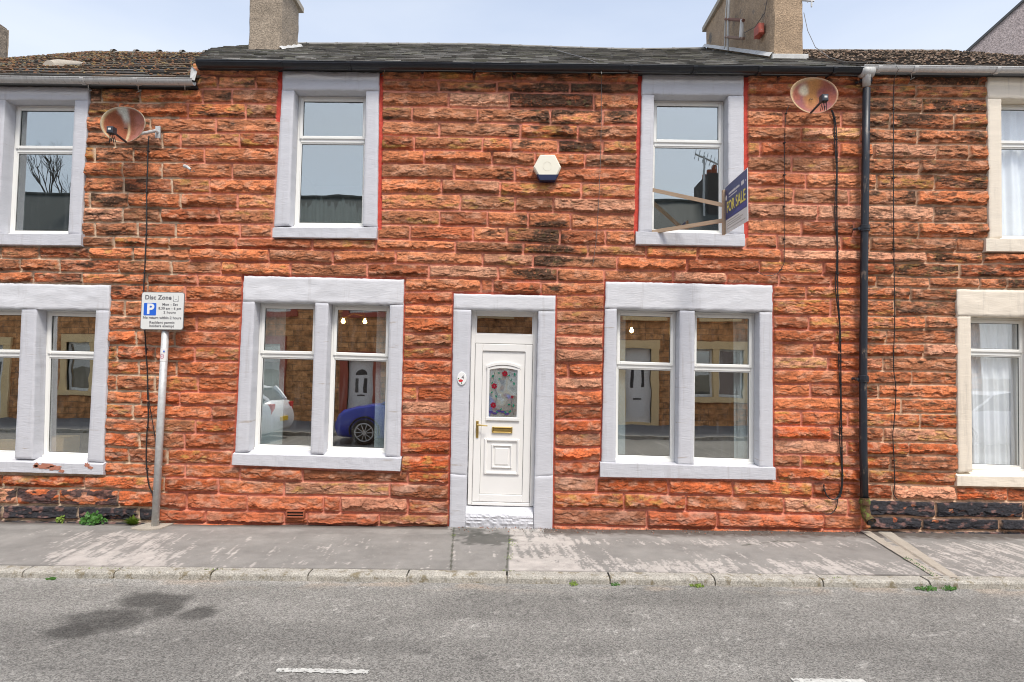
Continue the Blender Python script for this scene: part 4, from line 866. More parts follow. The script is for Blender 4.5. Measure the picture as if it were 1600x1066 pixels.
tag(mk.build('road_marking', mat('worn_marking_paint', (.50, .50, .465), .8, .25, 30, .3, 90, dirt=.54, dcol=(.22, .21, .2), dscale=22)), kind='structure')
# ground under and behind everything
b = MB(); b.box(-400, 400, -300, 400, -1.2, -.25); tag(b.build('ground', mat('rough_ground', (.12, .11, .08), .95)), kind='structure')
# opposite kerb and pavement
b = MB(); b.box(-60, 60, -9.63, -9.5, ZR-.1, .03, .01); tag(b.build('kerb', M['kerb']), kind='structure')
xs = np.linspace(-60, 60, 240); ys = np.linspace(-13.1, -9.62, 12)
colourgrid('pavement', xs, ys, lambda X, Y: np.full_like(X, .03), lambda X, Y: np.stack([.17*(.7+.6*fbm(X, Y*2, 5, 4))]*3, -1), M['pave'])
# ================================================================== roofs, gutters, chimneys
YR = 4.3; YE = -.10
def roof(name, parent, xl, xr, ze, zr, courses, wtile, m, thick, colf, lift, seed, jit=.01):
    """xl, xr: x of the left and right edge as functions of t (0 eave, 1 ridge); ze, zr: z of eave and ridge as functions of x"""
    b = MB(); cols = []; rnd = random.Random(seed)
    def pt(x, t): a = ze(x); c = zr(x); return (x, YE+(YR-YE)*t, a+(c-a)*t)
    for j in range(courses):
        t0 = j/courses; t1 = min(1.0, (j+1.35)/courses); X0, X1 = xl(t0), xr(t0); x = X0+(-wtile*.5 if j % 2 else 0)
        while x < X1:
            w_ = wtile*rnd.uniform(.85, 1.15); a = max(x, X0)+.002; c = min(x+w_, X1)-.002; x += w_
            if c-a < .03: continue
            l = thick+rnd.random()**3*lift; l2 = l+rnd.uniform(-.3, .3)*lift*.4; dt = rnd.uniform(-1, 1)*jit/5
            p = [pt(a, t0+dt), pt(c, t0+dt), pt(c, t1), pt(a, t1)]
            up = Vector((0, -.5, .85))
            q = [Vector(p[0])+up*(l+.004), Vector(p[1])+up*(l2+.004), Vector(p[2])+up*.006, Vector(p[3])+up*.006, Vector(p[0])+up*(l-thick*.9), Vector(p[1])+up*(l2-thick*.9)]
            b.add(q, [(0, 1, 2, 3), (4, 5, 1, 0), (0, 3, 4), (1, 5, 2)]); k = colf(rnd, (a+c)/2, t0); cols += [k]*6
    # boarding under the tiles and the rear slope
    n = 24
    for i in range(n):
        a = xl(0)+(xr(0)-xl(0))*i/n; c = xl(0)+(xr(0)-xl(0))*(i+1)/n; a1 = xl(1)+(xr(1)-xl(1))*i/n; c1 = xl(1)+(xr(1)-xl(1))*(i+1)/n
        A_ = [pt(a, 0), pt(c, 0), pt(c1, 1), pt(a1, 1)]
        back = [(c1, 9.2, ze(c1)), (a1, 9.2, ze(a1))]
        b.add([(p[0], p[1], p[2]-.01) for p in A_]+back, [(0, 1, 2, 3), (3, 2, 4, 5)]); cols += [(.1, .1, .1)]*6
    return b.build(name, m, parent, False, cols)
zeM_ = P(680, 98.5, YE)[2]; zeL_ = P(150, 122, YE)[2]; zeR_ = P(1450, 105, YE)[2]
def zM(x): return zeM_
_rx = [P(a, b_, YR)[0] for a, b_ in ((300, 84), (380, 81), (400, 70), (470, 69.5), (640, 70), (740, 70.5), (870, 75), (980, 78.5), (1100, 77), (1257, 80), (1400, 80))]
_rz = [P(a, b_, YR)[2] for a, b_ in ((300, 84), (380, 81), (400, 70), (470, 69.5), (640, 70), (740, 70.5), (870, 75), (980, 78.5), (1100, 77), (1257, 80), (1400, 80))]
def zRM(x): return float(np.interp(x, _rx, _rz))
def zRL(x): return float(np.interp(x, [P(0, 80, YR)[0], P(330, 84, YR)[0]], [P(0, 81, YR)[2], P(330, 84.5, YR)[2]]))
def zRR(x): return float(np.interp(x, [P(1257, 80, YR)[0], P(1560, 82, YR)[0]], [P(1257, 80, YR)[2], P(1600, 81.5, YR)[2]]))
xeL = P(306, 110, YE)[0]; xrL = P(338, 84, YR)[0]; xeR = P(1346, 106, YE)[0]
def slate_c(r, x, t):
    g = r.uniform(.09, .25); k = r.random(); c = (g*1.05, g*.99, g*.88)
    if k < .18: c = (g*1.0, g*.98, g*.76)
    if k > .9: c = (g*1.5, g*1.45, g*1.3)
    return c
def tile_c(r, x, t):
    g = r.uniform(.05, .12); k = r.random()
    f = min(1, max(0, (xeL-1.0-x)/2.5))
    c = (g, g*.93, g*.82)
    if k < .35+.4*f: c = (g*1.5, g*1.0, g*.62)
    return c
def tile_r(r, x, t):
    g = r.uniform(.05, .12); return (g*1.15, g*.95, g*.78)
roof('roof', hM, lambda t: xeL+(xrL-xeL)*t, lambda t: xeR, zM, zRM, 34, .21, M['slate'], .010, slate_c, .014, 1, .02)
roof('roof', hL, lambda t: -8.35, lambda t: xeL+.02+(xrL-xeL)*t, lambda x: zeL_, zRL, 13, .32, M['tile'], .028, tile_c, .012, 2)
roof('roof', hR, lambda t: xeR, lambda t: 8.55, lambda x: zeR_, zRR, 15, .30, M['tile_brown'], .022, tile_r, .016, 3)
def ridge(parent, x0, x1, zf, m, seed, bump=.018, seg=.45):
    b = MB(); x = x0; r = random.Random(seed)
    while x < x1:
        e = min(x+seg, x1); n = 8; vs = []
        for k, xx in enumerate((x, e-.05, e-.049, e)):
            rr = .11+(.018 if k >= 2 else 0)*1; z = zf(xx)+r.uniform(-.002, .002)
            for i in range(n+1):
                a = PI*i/n; vs.append((xx, YR+math.cos(a)*rr, z-.06+math.sin(a)*rr*.75+(bump if k >= 2 else 0)))
        b.add(vs, [(k*(n+1)+i, k*(n+1)+i+1, (k+1)*(n+1)+i+1, (k+1)*(n+1)+i) for k in range(3) for i in range(n)]); x = e
    return b.build('ridge', m, parent)
M['ridge'] = mat('grey_ridge_tile', (.20, .19, .17), .9, .2, 10, .3, 60)
ridge(hM, xrL, _rx[-3], zRM, M['ridge'], 4, -.012, .6); ridge(hL, -8.3, xrL, zRL, M['ridge'], 5, .022); ridge(hR, P(1200, 80, YR)[0], 8.5, zRR, M['ridge'], 6, -.012, .5)
# moss cushions on the tiled roofs
def moss(parent, x0, x1, zef, zrf, n, seed, cols_, dens):
    b = MB(); cols = []; r = random.Random(seed)
    for i in range(n):
        x = x0+(x1-x0)*r.random()**dens; t = r.random()**.8; x_ = x; z = zef+(zrf(x_)-zef)*t+.035; y = YE+(YR-YE)*t; s = r.uniform(.006, .020); c = r.choice(cols_)
        vs = [(x, y, z+s*.7)]+[(x+math.cos(a)*s*1.5*r.uniform(.7, 1.2), y+math.sin(a)*s, z-.01) for a in [k*PI/3 for k in range(6)]]+[(x+math.cos(a)*s*.9, y+math.sin(a)*s*.6, z+s*.5) for a in [k*PI/3+.5 for k in range(6)]]
        b.add(vs, [(1+k, 1+(k+1) % 6, 7+k) for k in range(6)]+[(7+k, 1+(k+1) % 6, 7+(k+1) % 6) for k in range(6)]+[(7+k, 7+(k+1) % 6, 0) for k in range(6)]); cols += [c]*13
    o = b.build('moss', M['moss'], parent, False, cols); o['kind'] = 'stuff'
M['moss'] = mat('roof_moss', (1, 1, 1), .95, .3, 40, .4, 120, attr=True)
moss(hL, -8.3, xeL-.1, zeL_, zRL, 2600, 1, [(.18, .085, .04), (.15, .075, .04), (.10, .06, .035), (.22, .15, .06), (.07, .055, .04), (.12, .11, .08)], 1.6)
moss(hR, xeR+.1, 8.5, zeR_, zRR, 1500, 2, [(.12, .08, .05), (.16, .10, .065), (.09, .065, .045), (.26, .19, .14)], 1.1)
# gutters
def gutter(parent, x0, x1, py, pxr, m, clips, r=.056, yc=-.165, droop=0):
    z = P(pxr, py, yc)[2]; b = MB(); n = 12; N = max(2, int((x1-x0)/.15)); vs = []
    rn = random.Random(int(py))
    for i in range(N+1):
        x = x0+(x1-x0)*i/N; zz = z+droop*math.sin(i*.5)*.5+float(fbm(np.array([x*1.1]), np.array([py]), 3, 2)[0]-.5)*.012
        for k in range(n+1):
            a = PI+PI*k/n; vs.append((x, yc+math.cos(a)*r, zz+r*.5+math.sin(a)*r*1.05))
        for k in range(n+1):
            a = 2*PI-PI*k/n; vs.append((x, yc+math.cos(a)*(r-.005), zz+r*.5+math.sin(a)*(r-.005)*1.05))
    K = 2*(n+1); b.add(vs, [(i*K+k, i*K+(k+1) % K, (i+1)*K+(k+1) % K, (i+1)*K+k) for i in range(N) for k in range(K)]+[tuple(range(K-1, -1, -1)), tuple(N*K+k for k in range(K))])
    b.tube([(x0, yc-r+.001, z+r*.5), (x1, yc-r+.001, z+r*.5)], .006, 6)
    o = b.build('gutter', m, parent, False)
    for cx in clips:
        c = MB(); x = P(cx, py, yc)[0]; vs = []
        for xx in (x-.022, x+.022):
            for rr in (r+.001, r+.009):
                for k in range(n+1):
                    a = PI+PI*k/n; vs.append((xx, yc+math.cos(a)*rr, z+r*.5+math.sin(a)*rr*1.05))
        q = n+1; f = [(k+q, k+q+1, k+3*q+1, k+3*q) for k in range(n)]+[(k, k+1, k+q+1, k+q) for k in range(n)]+[(k+2*q, k+3*q, k+3*q+1, k+2*q+1) for k in range(n)]
        c.add(vs, f); c.build('gutter_union', m, o)
    return o, z
gM, zgM = gutter(hM, P(309, 102, -.165)[0], P(1346, 110, -.165)[0], 105.2, 680, M['gutter_black'], (440, 546, 740, 985, 1085, 1186, 1302), .058)
gL, zgL = gutter(hL, -8.35, P(303, 128, -.165)[0], 127.6, 150, M['gutter_grey'], (132, 216), .054)
gR, zgR = gutter(hR, P(1347, 110, -.165)[0], 8.55, 109.5, 1450, M['gutter_pale'], (1372, 1428, 1556), .050)
# gutter brackets driven into the wall
for parent, xs, pyy, y1 in ((gL, (138, 216, 289), 150, 133), (gM, (601, 740, 985, 1186, 1302), 117, 111), (gR, (1424, 1552), 124, 113)):
    for x in xs:
        b = MB(); p0 = P(x, y1-8, -.16); p1 = P(x, y1+2, -.10); dy_ = 9 if parent is not gM else 4; p2 = P(x, y1+dy_, -.02); b.tube([p0, p1, p2], .006, 6); b.tube([P(x-5, y1+dy_+4, -.03), P(x+5, y1+dy_-1, -.03)], .007, 6); b.build('gutter_bracket', M['galv'] if parent is not gM else M['cable_grey'], parent)
# dark boards under the eaves
bb = mat('eaves_board_paint', (.03, .03, .03), .7, .2, 8)
for parent, x0, x1, z in ((hM, xeL+.01, xeR-.01, zeM_), (hL, -8.3, xeL-.01, zeL_), (hR, xeR+.01, 8.5, zeR_)):
    b = MB(); b.box(x0, x1, -.085, .3, z-.09, z-.012); b.build('eaves_board', bb, parent)
# small closing piece of lead where the lower roof meets the middle house
p = P(303, 116, -.15); b = MB(); b.add([P(300, 103, -.12), P(308, 112, -.17), P(304, 126, -.17), P(297, 124, -.17), P(298, 108, -.05)], [(0, 1, 2, 3, 4)]); b.add([P(300, 103, -.10), P(308, 112, -.14), P(304, 126, -.14), P(297, 124, -.14), P(298, 108, -.02)], [(4, 3, 2, 1, 0)]); b.build('lead_apron', M['lead'], hL)
# chimneys: rendered stacks with capping and pots
def stack(parent, x0, x1, y0, y1, zb, zt, m, flash=True, pots=2, seed=0, cap=True):
    nx, ny, nz = 14, 14 if y1-y0 < 1.5 else 40, 36; b = MB()
    ring = [(x0+(x1-x0)*i/nx, y0) for i in range(nx)]+[(x1, y0+(y1-y0)*i/ny) for i in range(ny)]+[(x1-(x1-x0)*i/nx, y1) for i in range(nx)]+[(x0, y1-(y1-y0)*i/ny) for i in range(ny)]
    R = len(ring); vs = []
    for k in range(nz+1):
        z = zb+(zt-zb)*k/nz
        for i, (x, y) in enumerate(ring):
            j = (float(fbm(np.array([x*5+y*3.]), np.array([z*4+seed]), 7, 3)[0])-.5)*.03; jj = (float(fbm(np.array([y*5+x*2]), np.array([z*4.]), 9+seed, 3)[0])-.5)*.03
            c = .02 if i in (0, nx, nx+ny, 2*nx+ny) else 0; cx, cy = (x0+x1)/2, (y0+y1)/2
            vs.append((x+j-(c if x > cx else -c), y+jj-(c if y > cy else -c), z))
    b.add(vs, [(k*R+i, k*R+(i+1) % R, (k+1)*R+(i+1) % R, (k+1)*R+i) for k in range(nz) for i in range(R)]+[tuple(nz*R+i for i in range(R))])
    o = b.build('chimney', m, parent)
    if cap:
        c = MB(); c.box(x0-.05, x1+.05, y0-.05, y1+.05, zt, zt+.09); c.build('capping', M['concrete'], o)
        for i in range(pots):
            p_ = MB(); yy = y0+(y1-y0)*(i+.5)/pots; xx = (x0+x1)/2; p_.tube([(xx, yy, zt+.08), (xx, yy, zt+.2), (xx, yy, zt+.44), (xx, yy, zt+.47)], [.13, .11, .10, .12], 16); p_.build('chimney_pot', M['terracotta'], o)
    return o
def PX_(px, py, X):
    d = ray(px, py); t = (X-CAM[0])/d[0]; q = CAM+d*t; return (float(q[0]), float(q[1]), float(q[2]))
def PXY(px, X, Y): return 0
zt = P(467, 17, 3.0)[2]
stL = stack(hM, P(386, 60, 2.2)[0], P(438, 60, 2.2)[0], 2.2, 3.02, zRM(-3.9)-1.7, zt, M['render_grey'], seed=1)
zt2 = P(1100, 48, YR)[2]; x0s = P(1207, 60, 1.3)[0]; x1s = P(1257, 60, 1.3)[0]
stR = stack(hM, x0s, x1s, 1.3, YR, zeM_, zt2, M['render'], seed=2, pots=4)
stN = stack(hL, P(-50, 60, 2.6)[0], P(14, 60, 3.35)[0], 2.6, 3.35, zeL_, P(14, 9, 2.6)[2], M['render_grey'], seed=3, cap=False)
# lead flashing at the feet of the stacks
def roofz(x, y): t = (y-YE)/(YR-YE); return zM(x)+(zRM(x)-zM(x))*t
b = MB(); vs = []; n = 30
for i in range(n+1):
    y = 1.25+(YR-1.2)*i/n*.98; s_ = .5+.5*((i*7) % 5)/5; vs += [(x0s-.022, y, roofz(x0s, y)-.02), (x0s-.025, y, roofz(x0s, y)+.12-.02*s_), (x0s-.07, y, roofz(x0s, y)+.045+.008*s_), (x0s+.02, y, roofz(x0s, y)+.12-.02*s_)]
b.add(vs, [(i*4+k, i*4+4+k, i*4+5+k, i*4+1+k) for i in range(n) for k in (1, )]+[(i*4+2, i*4+6, i*4+5, i*4+1) for i in range(n)]+[(i*4+1, i*4+5, i*4+7, i*4+3) for i in range(n)])
b.box(x0s-.03, x1s+.03, 1.24, 1.30, roofz(x0s, 1.25)-.03, roofz(x0s, 1.25)+.09, .01); b.build('lead_flashing', M['lead'], stR)
xr_ = P(438, 60, 2.2)[0]; b = MB(); vs = []
for i in range(12):
    y = 2.17+.9*i/11; h_ = .05+.02*((i*5) % 3)/2; vs += [(xr_+.02, y, roofz(xr_, y)+h_), (xr_+.05, y, roofz(xr_, y)+.02), (xr_-.01, y, roofz(xr_, y)+h_)]
b.add(vs, [(i*3, i*3+1, i*3+4, i*3+3) for i in range(11)]+[(i*3+2, i*3, i*3+3, i*3+5) for i in range(11)]); b.build('lead_flashing', M['lead'], stL)
# cowl-shaped vent on the mossy roof
v = P(90, 104, 1.2); b = MB(); vs = []
for y, r in ((v[1]-.12, .085), (v[1]+.0, .09), (v[1]+.25, .05), (v[1]+.42, .01)):
    t = (y-YE)/(YR-YE); zz = zeL_+(zRL(v[0])-zeL_)*t+.02
    for k in range(13): a = PI*k/12; vs.append((v[0]+math.cos(a)*r+(y-v[1])*.3, y, zz+math.sin(a)*r*1.1))
b.add(vs, [(j*13+k, j*13+k+1, (j+1)*13+k+1, (j+1)*13+k) for j in range(3) for k in range(12)]+[tuple(range(13))]); b.build('roof_vent', M['concrete'], hL)
# far gable beyond the right roof
c0 = np.array(P(1515, 79, 14.0)); nn = np.array([-c0[0], -(c0[1]-CAM[1]), 0]); nn /= np.linalg.norm(nn); uu = np.array([-nn[1], nn[0], 0])
def onpl(px, py): d = ray(px, py); t = np.dot(c0-CAM, nn)/np.dot(d, nn); q = CAM+d*t-c0; return float(np.dot(q, uu)), float(q[2]+c0[2])
s1 = onpl(1515, 79); s2 = onpl(1600, 3); k = (s2[1]-s1[1])/(s2[0]-s1[0]); xa = s1[0]-.8; za = s1[1]-.8*k; xb = xa+5.2*np.sign(k); zb = za+5.2*abs(k); xc = xb+5.2*np.sign(k)
def rotp(b): b.v = [tuple(c0*[1, 1, 0]+uu*p[0]-nn*p[1]+np.array([0, 0, p[2]])) for p in b.v]; return b
gh = thing('gabled_house', 'taller grey pebbledashed house gable rising beyond the brown roof at the right', 'house', (float(c0[0]), float(c0[1]), -.2))
b = MB(); b.bar([(xa+.1, -.2), (xc-.1, -.2), (xc-.1, za+.1*abs(k)), (xb, zb), (xa+.1, za+.1*abs(k))], 0, 6); rotp(b).build('wall', M['pebble'], gh)
b = MB()
for (p, q) in (((xa, za), (xb, zb)), ((xb, zb), (xc, za))): b.bar([(p[0], p[1]), (q[0], q[1]), (q[0], q[1]+.10), (p[0], p[1]+.10)], -.06, 6.1)
rotp(b).build('roof', mat('dark_verge_slate', (.05, .055, .06), .7, .2, 6), gh)
# stays, bracket frame and red box on the flank of the right stack
ae = thing('aerial_bracket', 'rusty white frame with two rungs standing beside the right chimney flank', 'bracket', (x0s-.2, 2.6, roofz(x0s, 2.6)))
XA = x0s-.14
def L3(px, py): return PX_(px, py, XA)
b = MB(); b.tube([L3(1137, 79), L3(1138, 30), L3(1140, -30)], .022, 8); b.tube([L3(1132, 76), L3(1134, 20), L3(1139, -25)], .012, 8); b.tube([L3(1158, 59), L3(1160, 31)], .035, 8); b.build('upright', M['lead'], ae)
b = MB(); b.tube([L3(1134, 30), L3(1162, 32)], .024, 8); b.build('rung', M['rustbar'] if 'rustbar' in M else mat('rusted_bar', (.16, .07, .045), .8, .3, 30), ae); b = MB(); b.tube([L3(1134, 58), L3(1162, 60.5)], .024, 8); b.build('rung', mat('rusted_bar_lower', (.22, .14, .10), .8, .3, 30), ae)
q = PX_(1191, 48, x0s-.02); b = MB(); b.box(q[0]-.09, q[0]+.0, q[1]-.09, q[1]+.09, q[2]-.085, q[2]+.075, .012); b.tube([(q[0]-.06, q[1], q[2]-.08), (q[0]-.05, q[1], q[2]-.12)], [.06, .01], 8)
tag(b.build('junction_box', mat('faded_red_box', (.36, .07, .04), .6, .3, 14, dirt=.6, dcol=(.5, .48, .46), dscale=18)), 'small faded red box on the flank of the right chimney', 'box')
q2 = P(1262, 4, 1.3); at_ = thing('tv_aerial', 'end of a television aerial sticking out to the right of the right chimney', 'aerial', (x1s+.1, 1.35, zt2))
b = MB(); b.tube([(x1s-.03, 1.3, q2[2]+.03), (P(1272, 2, 1.3)[0], 1.3, P(1272, 2, 1.3)[2])], .012, 6); b.tube([P(1268.5, -12, 1.3), P(1268, 11, 1.3)], .012, 8); b.tube([P(1262, -4, 1.3), P(1262, 4, 1.3)], .006, 6); b.build('boom', M['galv'], at_)
b = MB(); b.tube([(x1s-.02, 1.33, zt2-.9), (x1s+.03, 1.33, zt2-.3), (x1s+.03, 1.33, zt2+1.2)], .018, 8); b.build('mast', M['galv'], at_)
# ------------------------------------------------------------------ downpipe
def pipe():
    Y = -.115; pts = [P(1354, 138, Y), P(1352.5, 250, Y), P(1350, 430, Y), P(1348.6, 600, Y), P(1349, 700, Y), P(1351, 795, Y)]
    b = MB(); b.tube(pts, .043, 16); o = b.build('downpipe', M['pipe'], hM, True)
    for py, px, m in ((126, 1354.5, M['pipe']), (357, 1351, M['pipe']), (592, 1349, M['pipe'])):
        c = P(px, py, Y); b = MB(); b.tube([(c[0], Y, c[2]+.04), (c[0], Y, c[2]+.035), (c[0], Y, c[2]-.035), (c[0], Y, c[2]-.04)], [.048, .056, .056, .048], 16)
        b.tube([(c[0]-.10, -.05, c[2]), (c[0]-.04, Y, c[2])], .015, 8); b.tube([(c[0]-.075, Y-.02, c[2]-.005), (c[0]-.075, Y+.03, c[2]-.005)], .018, 8)
        b.tube([(c[0], Y, c[2]+.012), (c[0], Y, c[2]-.012)], .060, 16); b.build('pipe_collar', m, o)
    c = P(1351, 795, Y); e = P(1354, 815, Y-.10)
    m = mat('rusty_mossy_iron', (.10, .05, .025), .9, .4, 20, .5, 60, dirt=.50, dcol=(.13, .16, .03), dscale=11)
    b = MB(); b.tube([(c[0], Y, c[2]+.13), (c[0]+.004, Y, c[2]), (c[0]+.01, Y-.02, c[2]-.08), (c[0]+.02, Y-.09, c[2]-.13)], [.052, .05, .052, .056], 16, cap=False); b.tube([(c[0]+.018, Y-.075, c[2]-.121), (c[0]+.02, Y-.09, c[2]-.13)], [.03, .03], 12); b.tube([(c[0], Y, c[2]+.10), (c[0], Y, c[2]+.05)], .061, 16); b.build('pipe_shoe', m, o)
    b = MB(); b.tube([(c[0]+.0185, Y-.083, c[2]-.1285), (c[0]+.0203, Y-.0915, c[2]-.1318)], .045, 14); b.build('pipe_mouth', M['black'], o)
    t = P(1352, 107, -.165); s = P(1354, 132, Y); b = MB(); b.tube([(t[0]+.01, -.165, zgM+.02), (t[0]+.02, -.165, zgM-.05), (t[0]+.02, -.15, s[2]+.05), (s[0], Y, s[2]-.02)], [.05, .046, .046, .044], 16); b.tube([(t[0]-.06, -.165, zgM+.0), (t[0]+.09, -.165, zgM+.0)], .062, 16); b.build('gutter_outlet', M['gutter_grey'], o, True)
pipe()

# end and rear walls that close the row
for parent, x0, x1, ze, zf in ((hL, -8.26, -8.12, zeL_, zRL), (hR, 8.32, 8.46, zeR_, zRR)):
    b = MB(); zr = zf(x0); pts = [(0.0, -.2), (9.0, -.2), (9.0, ze-.1), (YR, zr-.12), (0.0, ze-.1)]; n = 5
    b.add([(x0, p[0], p[1]) for p in pts]+[(x1, p[0], p[1]) for p in pts], [(0, 1, 2, 3, 4), (9, 8, 7, 6, 5)]+[(i, i+n, (i+1) % n+n, (i+1) % n) for i in range(n)]); b.build('end_wall', M['render_grey'], parent)
for parent, x0, x1, ze in ((hL, -8.2, XB0, zeL_), (hM, XB0, XB1, zeM_), (hR, XB1, 8.4, zeR_)):
    b = MB(); b.box(x0, x1, 8.8, 9.0, -.2, ze-.1); b.build('rear_wall', M['render_grey'], parent)
# ================================================================== things fixed to or standing by the wall
def dish(px, py, Yc, rx, ry, lab, cols, lnb, foot, seed, wallpx, flip):
    c = P(px, py, Yc); t = thing('satellite_dish', lab, 'satellite dish', c, 'rusty satellite dishes on the upper wall')
    nr, na = 16, 56; V = []; cl = []
    for side in (0, 1):
        for i in range(nr+1):
            r = i/nr
            for k in range(na):
                a = 2*PI*k/na; u, v = r*math.cos(a), r*math.sin(a); x = rx*u*(1+.13*v); z = ry*v*(1+.03*v)
                y = Yc+.075*(1-r*r)+(0 if side == 0 else .008)-.10*z-.08*flip*x-(.006 if r > .97 else 0); V.append((c[0]+x, y, c[2]+z)); cl.append(cols(u, v, r))
    N = (nr+1)*na; fs = []
    for side in (0, 1):
        for i in range(nr):
            for k in range(na):
                q = (side*N+i*na+k, side*N+i*na+(k+1) % na, side*N+(i+1)*na+(k+1) % na, side*N+(i+1)*na+k); fs.append(q if side == 0 else q[::-1])
    for k in range(na): fs.append((nr*na+k, nr*na+(k+1) % na, N+nr*na+(k+1) % na, N+nr*na+k))
    b = MB(); b.add(V, fs); b.build('reflector', M['rust'], t, True, cl)
    # arm and receiver
    f = P(foot[0], foot[1], Yc-.0); l = P(lnb[0], lnb[1], Yc-.30); f = (f[0], Yc+.0, f[2])
    b = MB(); b.tube([f, ((f[0]+l[0])/2, (f[1]+l[1])/2, (f[2]+l[2])/2), l], .013, 8); b.build('arm', M['dark'], t)
    b = MB(); b.box(l[0]-.035, l[0]+.035, l[1]-.03, l[1]+.045, l[2]-.035, l[2]+.04, .008); h = b.build('receiver', M['dark'], t)
    b = MB(); b.box(l[0]-.014, l[0]+.018, l[1]-.032, l[1]-.029, l[2]-.003, l[2]+.018); b.build('receiver_label', M['sign_white'], h)
    b = MB(); s_ = -flip; b.tube([(l[0]+.02*s_, l[1]+.03, l[2]+.012), (l[0]+.055*s_, l[1]+.07, l[2]+.02), (l[0]+.06*s_, l[1]+.10, l[2]+.02)], [.022, .027, .027], 12); b.build('feed_horn', M['lead'], t)
    b = MB()
    for dx_ in (-.022, -.006, .01, .026): b.tube([(l[0]+dx_, l[1], l[2]-.03), (l[0]+dx_*1.4, l[1]+.03, l[2]-.10-.03*abs(math.sin(dx_*90))), (l[0]+dx_+.02*s_, l[1]+.06, l[2]-.06)], .0035, 6)
    b.build('tail_lead', M['cable'], t)
    # bracket behind the dish
    w_ = P(wallpx[0], wallpx[1], -.05); b = MB(); b.tube([(c[0], Yc+.12, c[2]-.02), (c[0]+.1*(w_[0]-c[0]), Yc+.17, c[2]-.05), (w_[0], -.10, w_[2]), (w_[0], -.04, w_[2])], .018, 8); b.box(w_[0]-.03, w_[0]+.03, -.06, -.04, w_[2]-.075, w_[2]+.075); b.box(c[0]-.06, c[0]+.06, Yc+.10, Yc+.13, c[2]-.06, c[2]+.05); b.build('wall_bracket', M['galv'], t)
    b = MB()
    for u, v in ((-.06, -.05), (.02, -.05), (-.03, -.75)): x, z = c[0]+rx*u, c[2]+ry*v; b.tube([(x, Yc+.07*(1-v*v), z), (x, Yc+.06*(1-v*v)-.012, z)], .005, 6)
    b.build('bolt', M['dark'], t)
def _n(u, v, s): return float(fbm(np.array([u*3.]), np.array([v*3.]), s, 4)[0])
def mixc(a, b, k): k = max(0, min(1, k)); return tuple(a[i]*(1-k)+b[i]*k for i in range(3))
def ss(a, b, x): t = max(0, min(1, (x-a)/(b-a))); return t*t*(3-2*t)
def rust_left(u, v, r):
    n = _n(u, v, 3); c = mixc((.30, .095, .05), (.33, .14, .11), ss(.0, .6, u)); c = mixc(c, (.24, .09, .05), ss(.5, .7, n)*.6)
    st = ss(.20+.05*v, .05, abs(u-.02+.05*(n-.5)))*ss(.0, .55, v+.25*(n-.5)); c = mixc(c, (.60, .62, .56), max(st, ss(.25, .10, abs(u+.05))*ss(.55, .8, v)))
    c = mixc(c, (.62, .50, .30), ss(.10, .02, abs(u-.10))*ss(.5, -.2, v)*.8); c = mixc(c, (.62, .48, .26), ss(.86, .97, r)*ss(.7, -.3, u+.5)*.9); c = mixc(c, (.60, .52, .38), ss(.93, .99, r)); return c
def rust_right(u, v, r):
    n = _n(u, v, 8); c = mixc((.33, .115, .08), (.28, .11, .12), ss(.4, .8, n)); c = mixc(c, (.50, .25, .09), ss(.42, .1, abs(u-.0+.2*(n-.5)))*ss(-1.1, .2, v)*.9)
    c = mixc(c, (.64, .58, .44), ss(.30, .08, math.hypot(u+.33, (v-.42)*.7)+.15*(n-.5))); c = mixc(c, (.62, .46, .26), ss(.80, .97, r)*ss(.3, -.6, u)); c = mixc(c, (.58, .40, .26), ss(.93, .99, r)); return c
dish(192, 196, -.34, .275, .205, 'rusty oval satellite dish with a white streak, beside the left upstairs window', rust_left, (173.5, 204), (197, 222), 1, (247, 207), 1)
dish(1272, 150.5, -.34, .29, .205, 'rusty pinkish satellite dish under the black gutter, left of the downpipe', rust_right, (1288, 154), (1267, 176.5), 2, (1272, 160), -1)
# alarm box
ab = thing('alarm_box', 'cream six-sided burglar alarm box with a dark blue lower edge, high on the middle house', 'alarm', P(855, 281, -.05))
def xzp(pts, Y): return [(P(a, b_, Y)[0], P(a, b_, Y)[2]) for a, b_ in pts]
hexa = [(844, 241.5), (867, 241.5), (877, 261), (867.5, 280.5), (844.5, 280.5), (833.5, 261)]
b = MB(); q = xzp(hexa, -.13)[::-1]; b.bar(q, -.13, -.03, .014); b.build('casing', M['alarm'], ab)
b = MB(); b.bar(xzp([(838.5, 272.5), (873, 272.5), (868, 282), (843.5, 282)], -.13)[::-1], -.134, -.05, .006); b.build('lens', M['alarm_blue'], ab)
b = MB(); cx_, _, cz_ = P(855, 260, -.13); b.tube([(cx_+.05*math.cos(a), -.1305, cz_+.055*math.sin(a)) for a in np.linspace(.2, 2*PI-.2, 24)], .0016, 5); b.build('embossed_mark', mat('cream_line', (.66, .62, .50), .5, 0), ab)
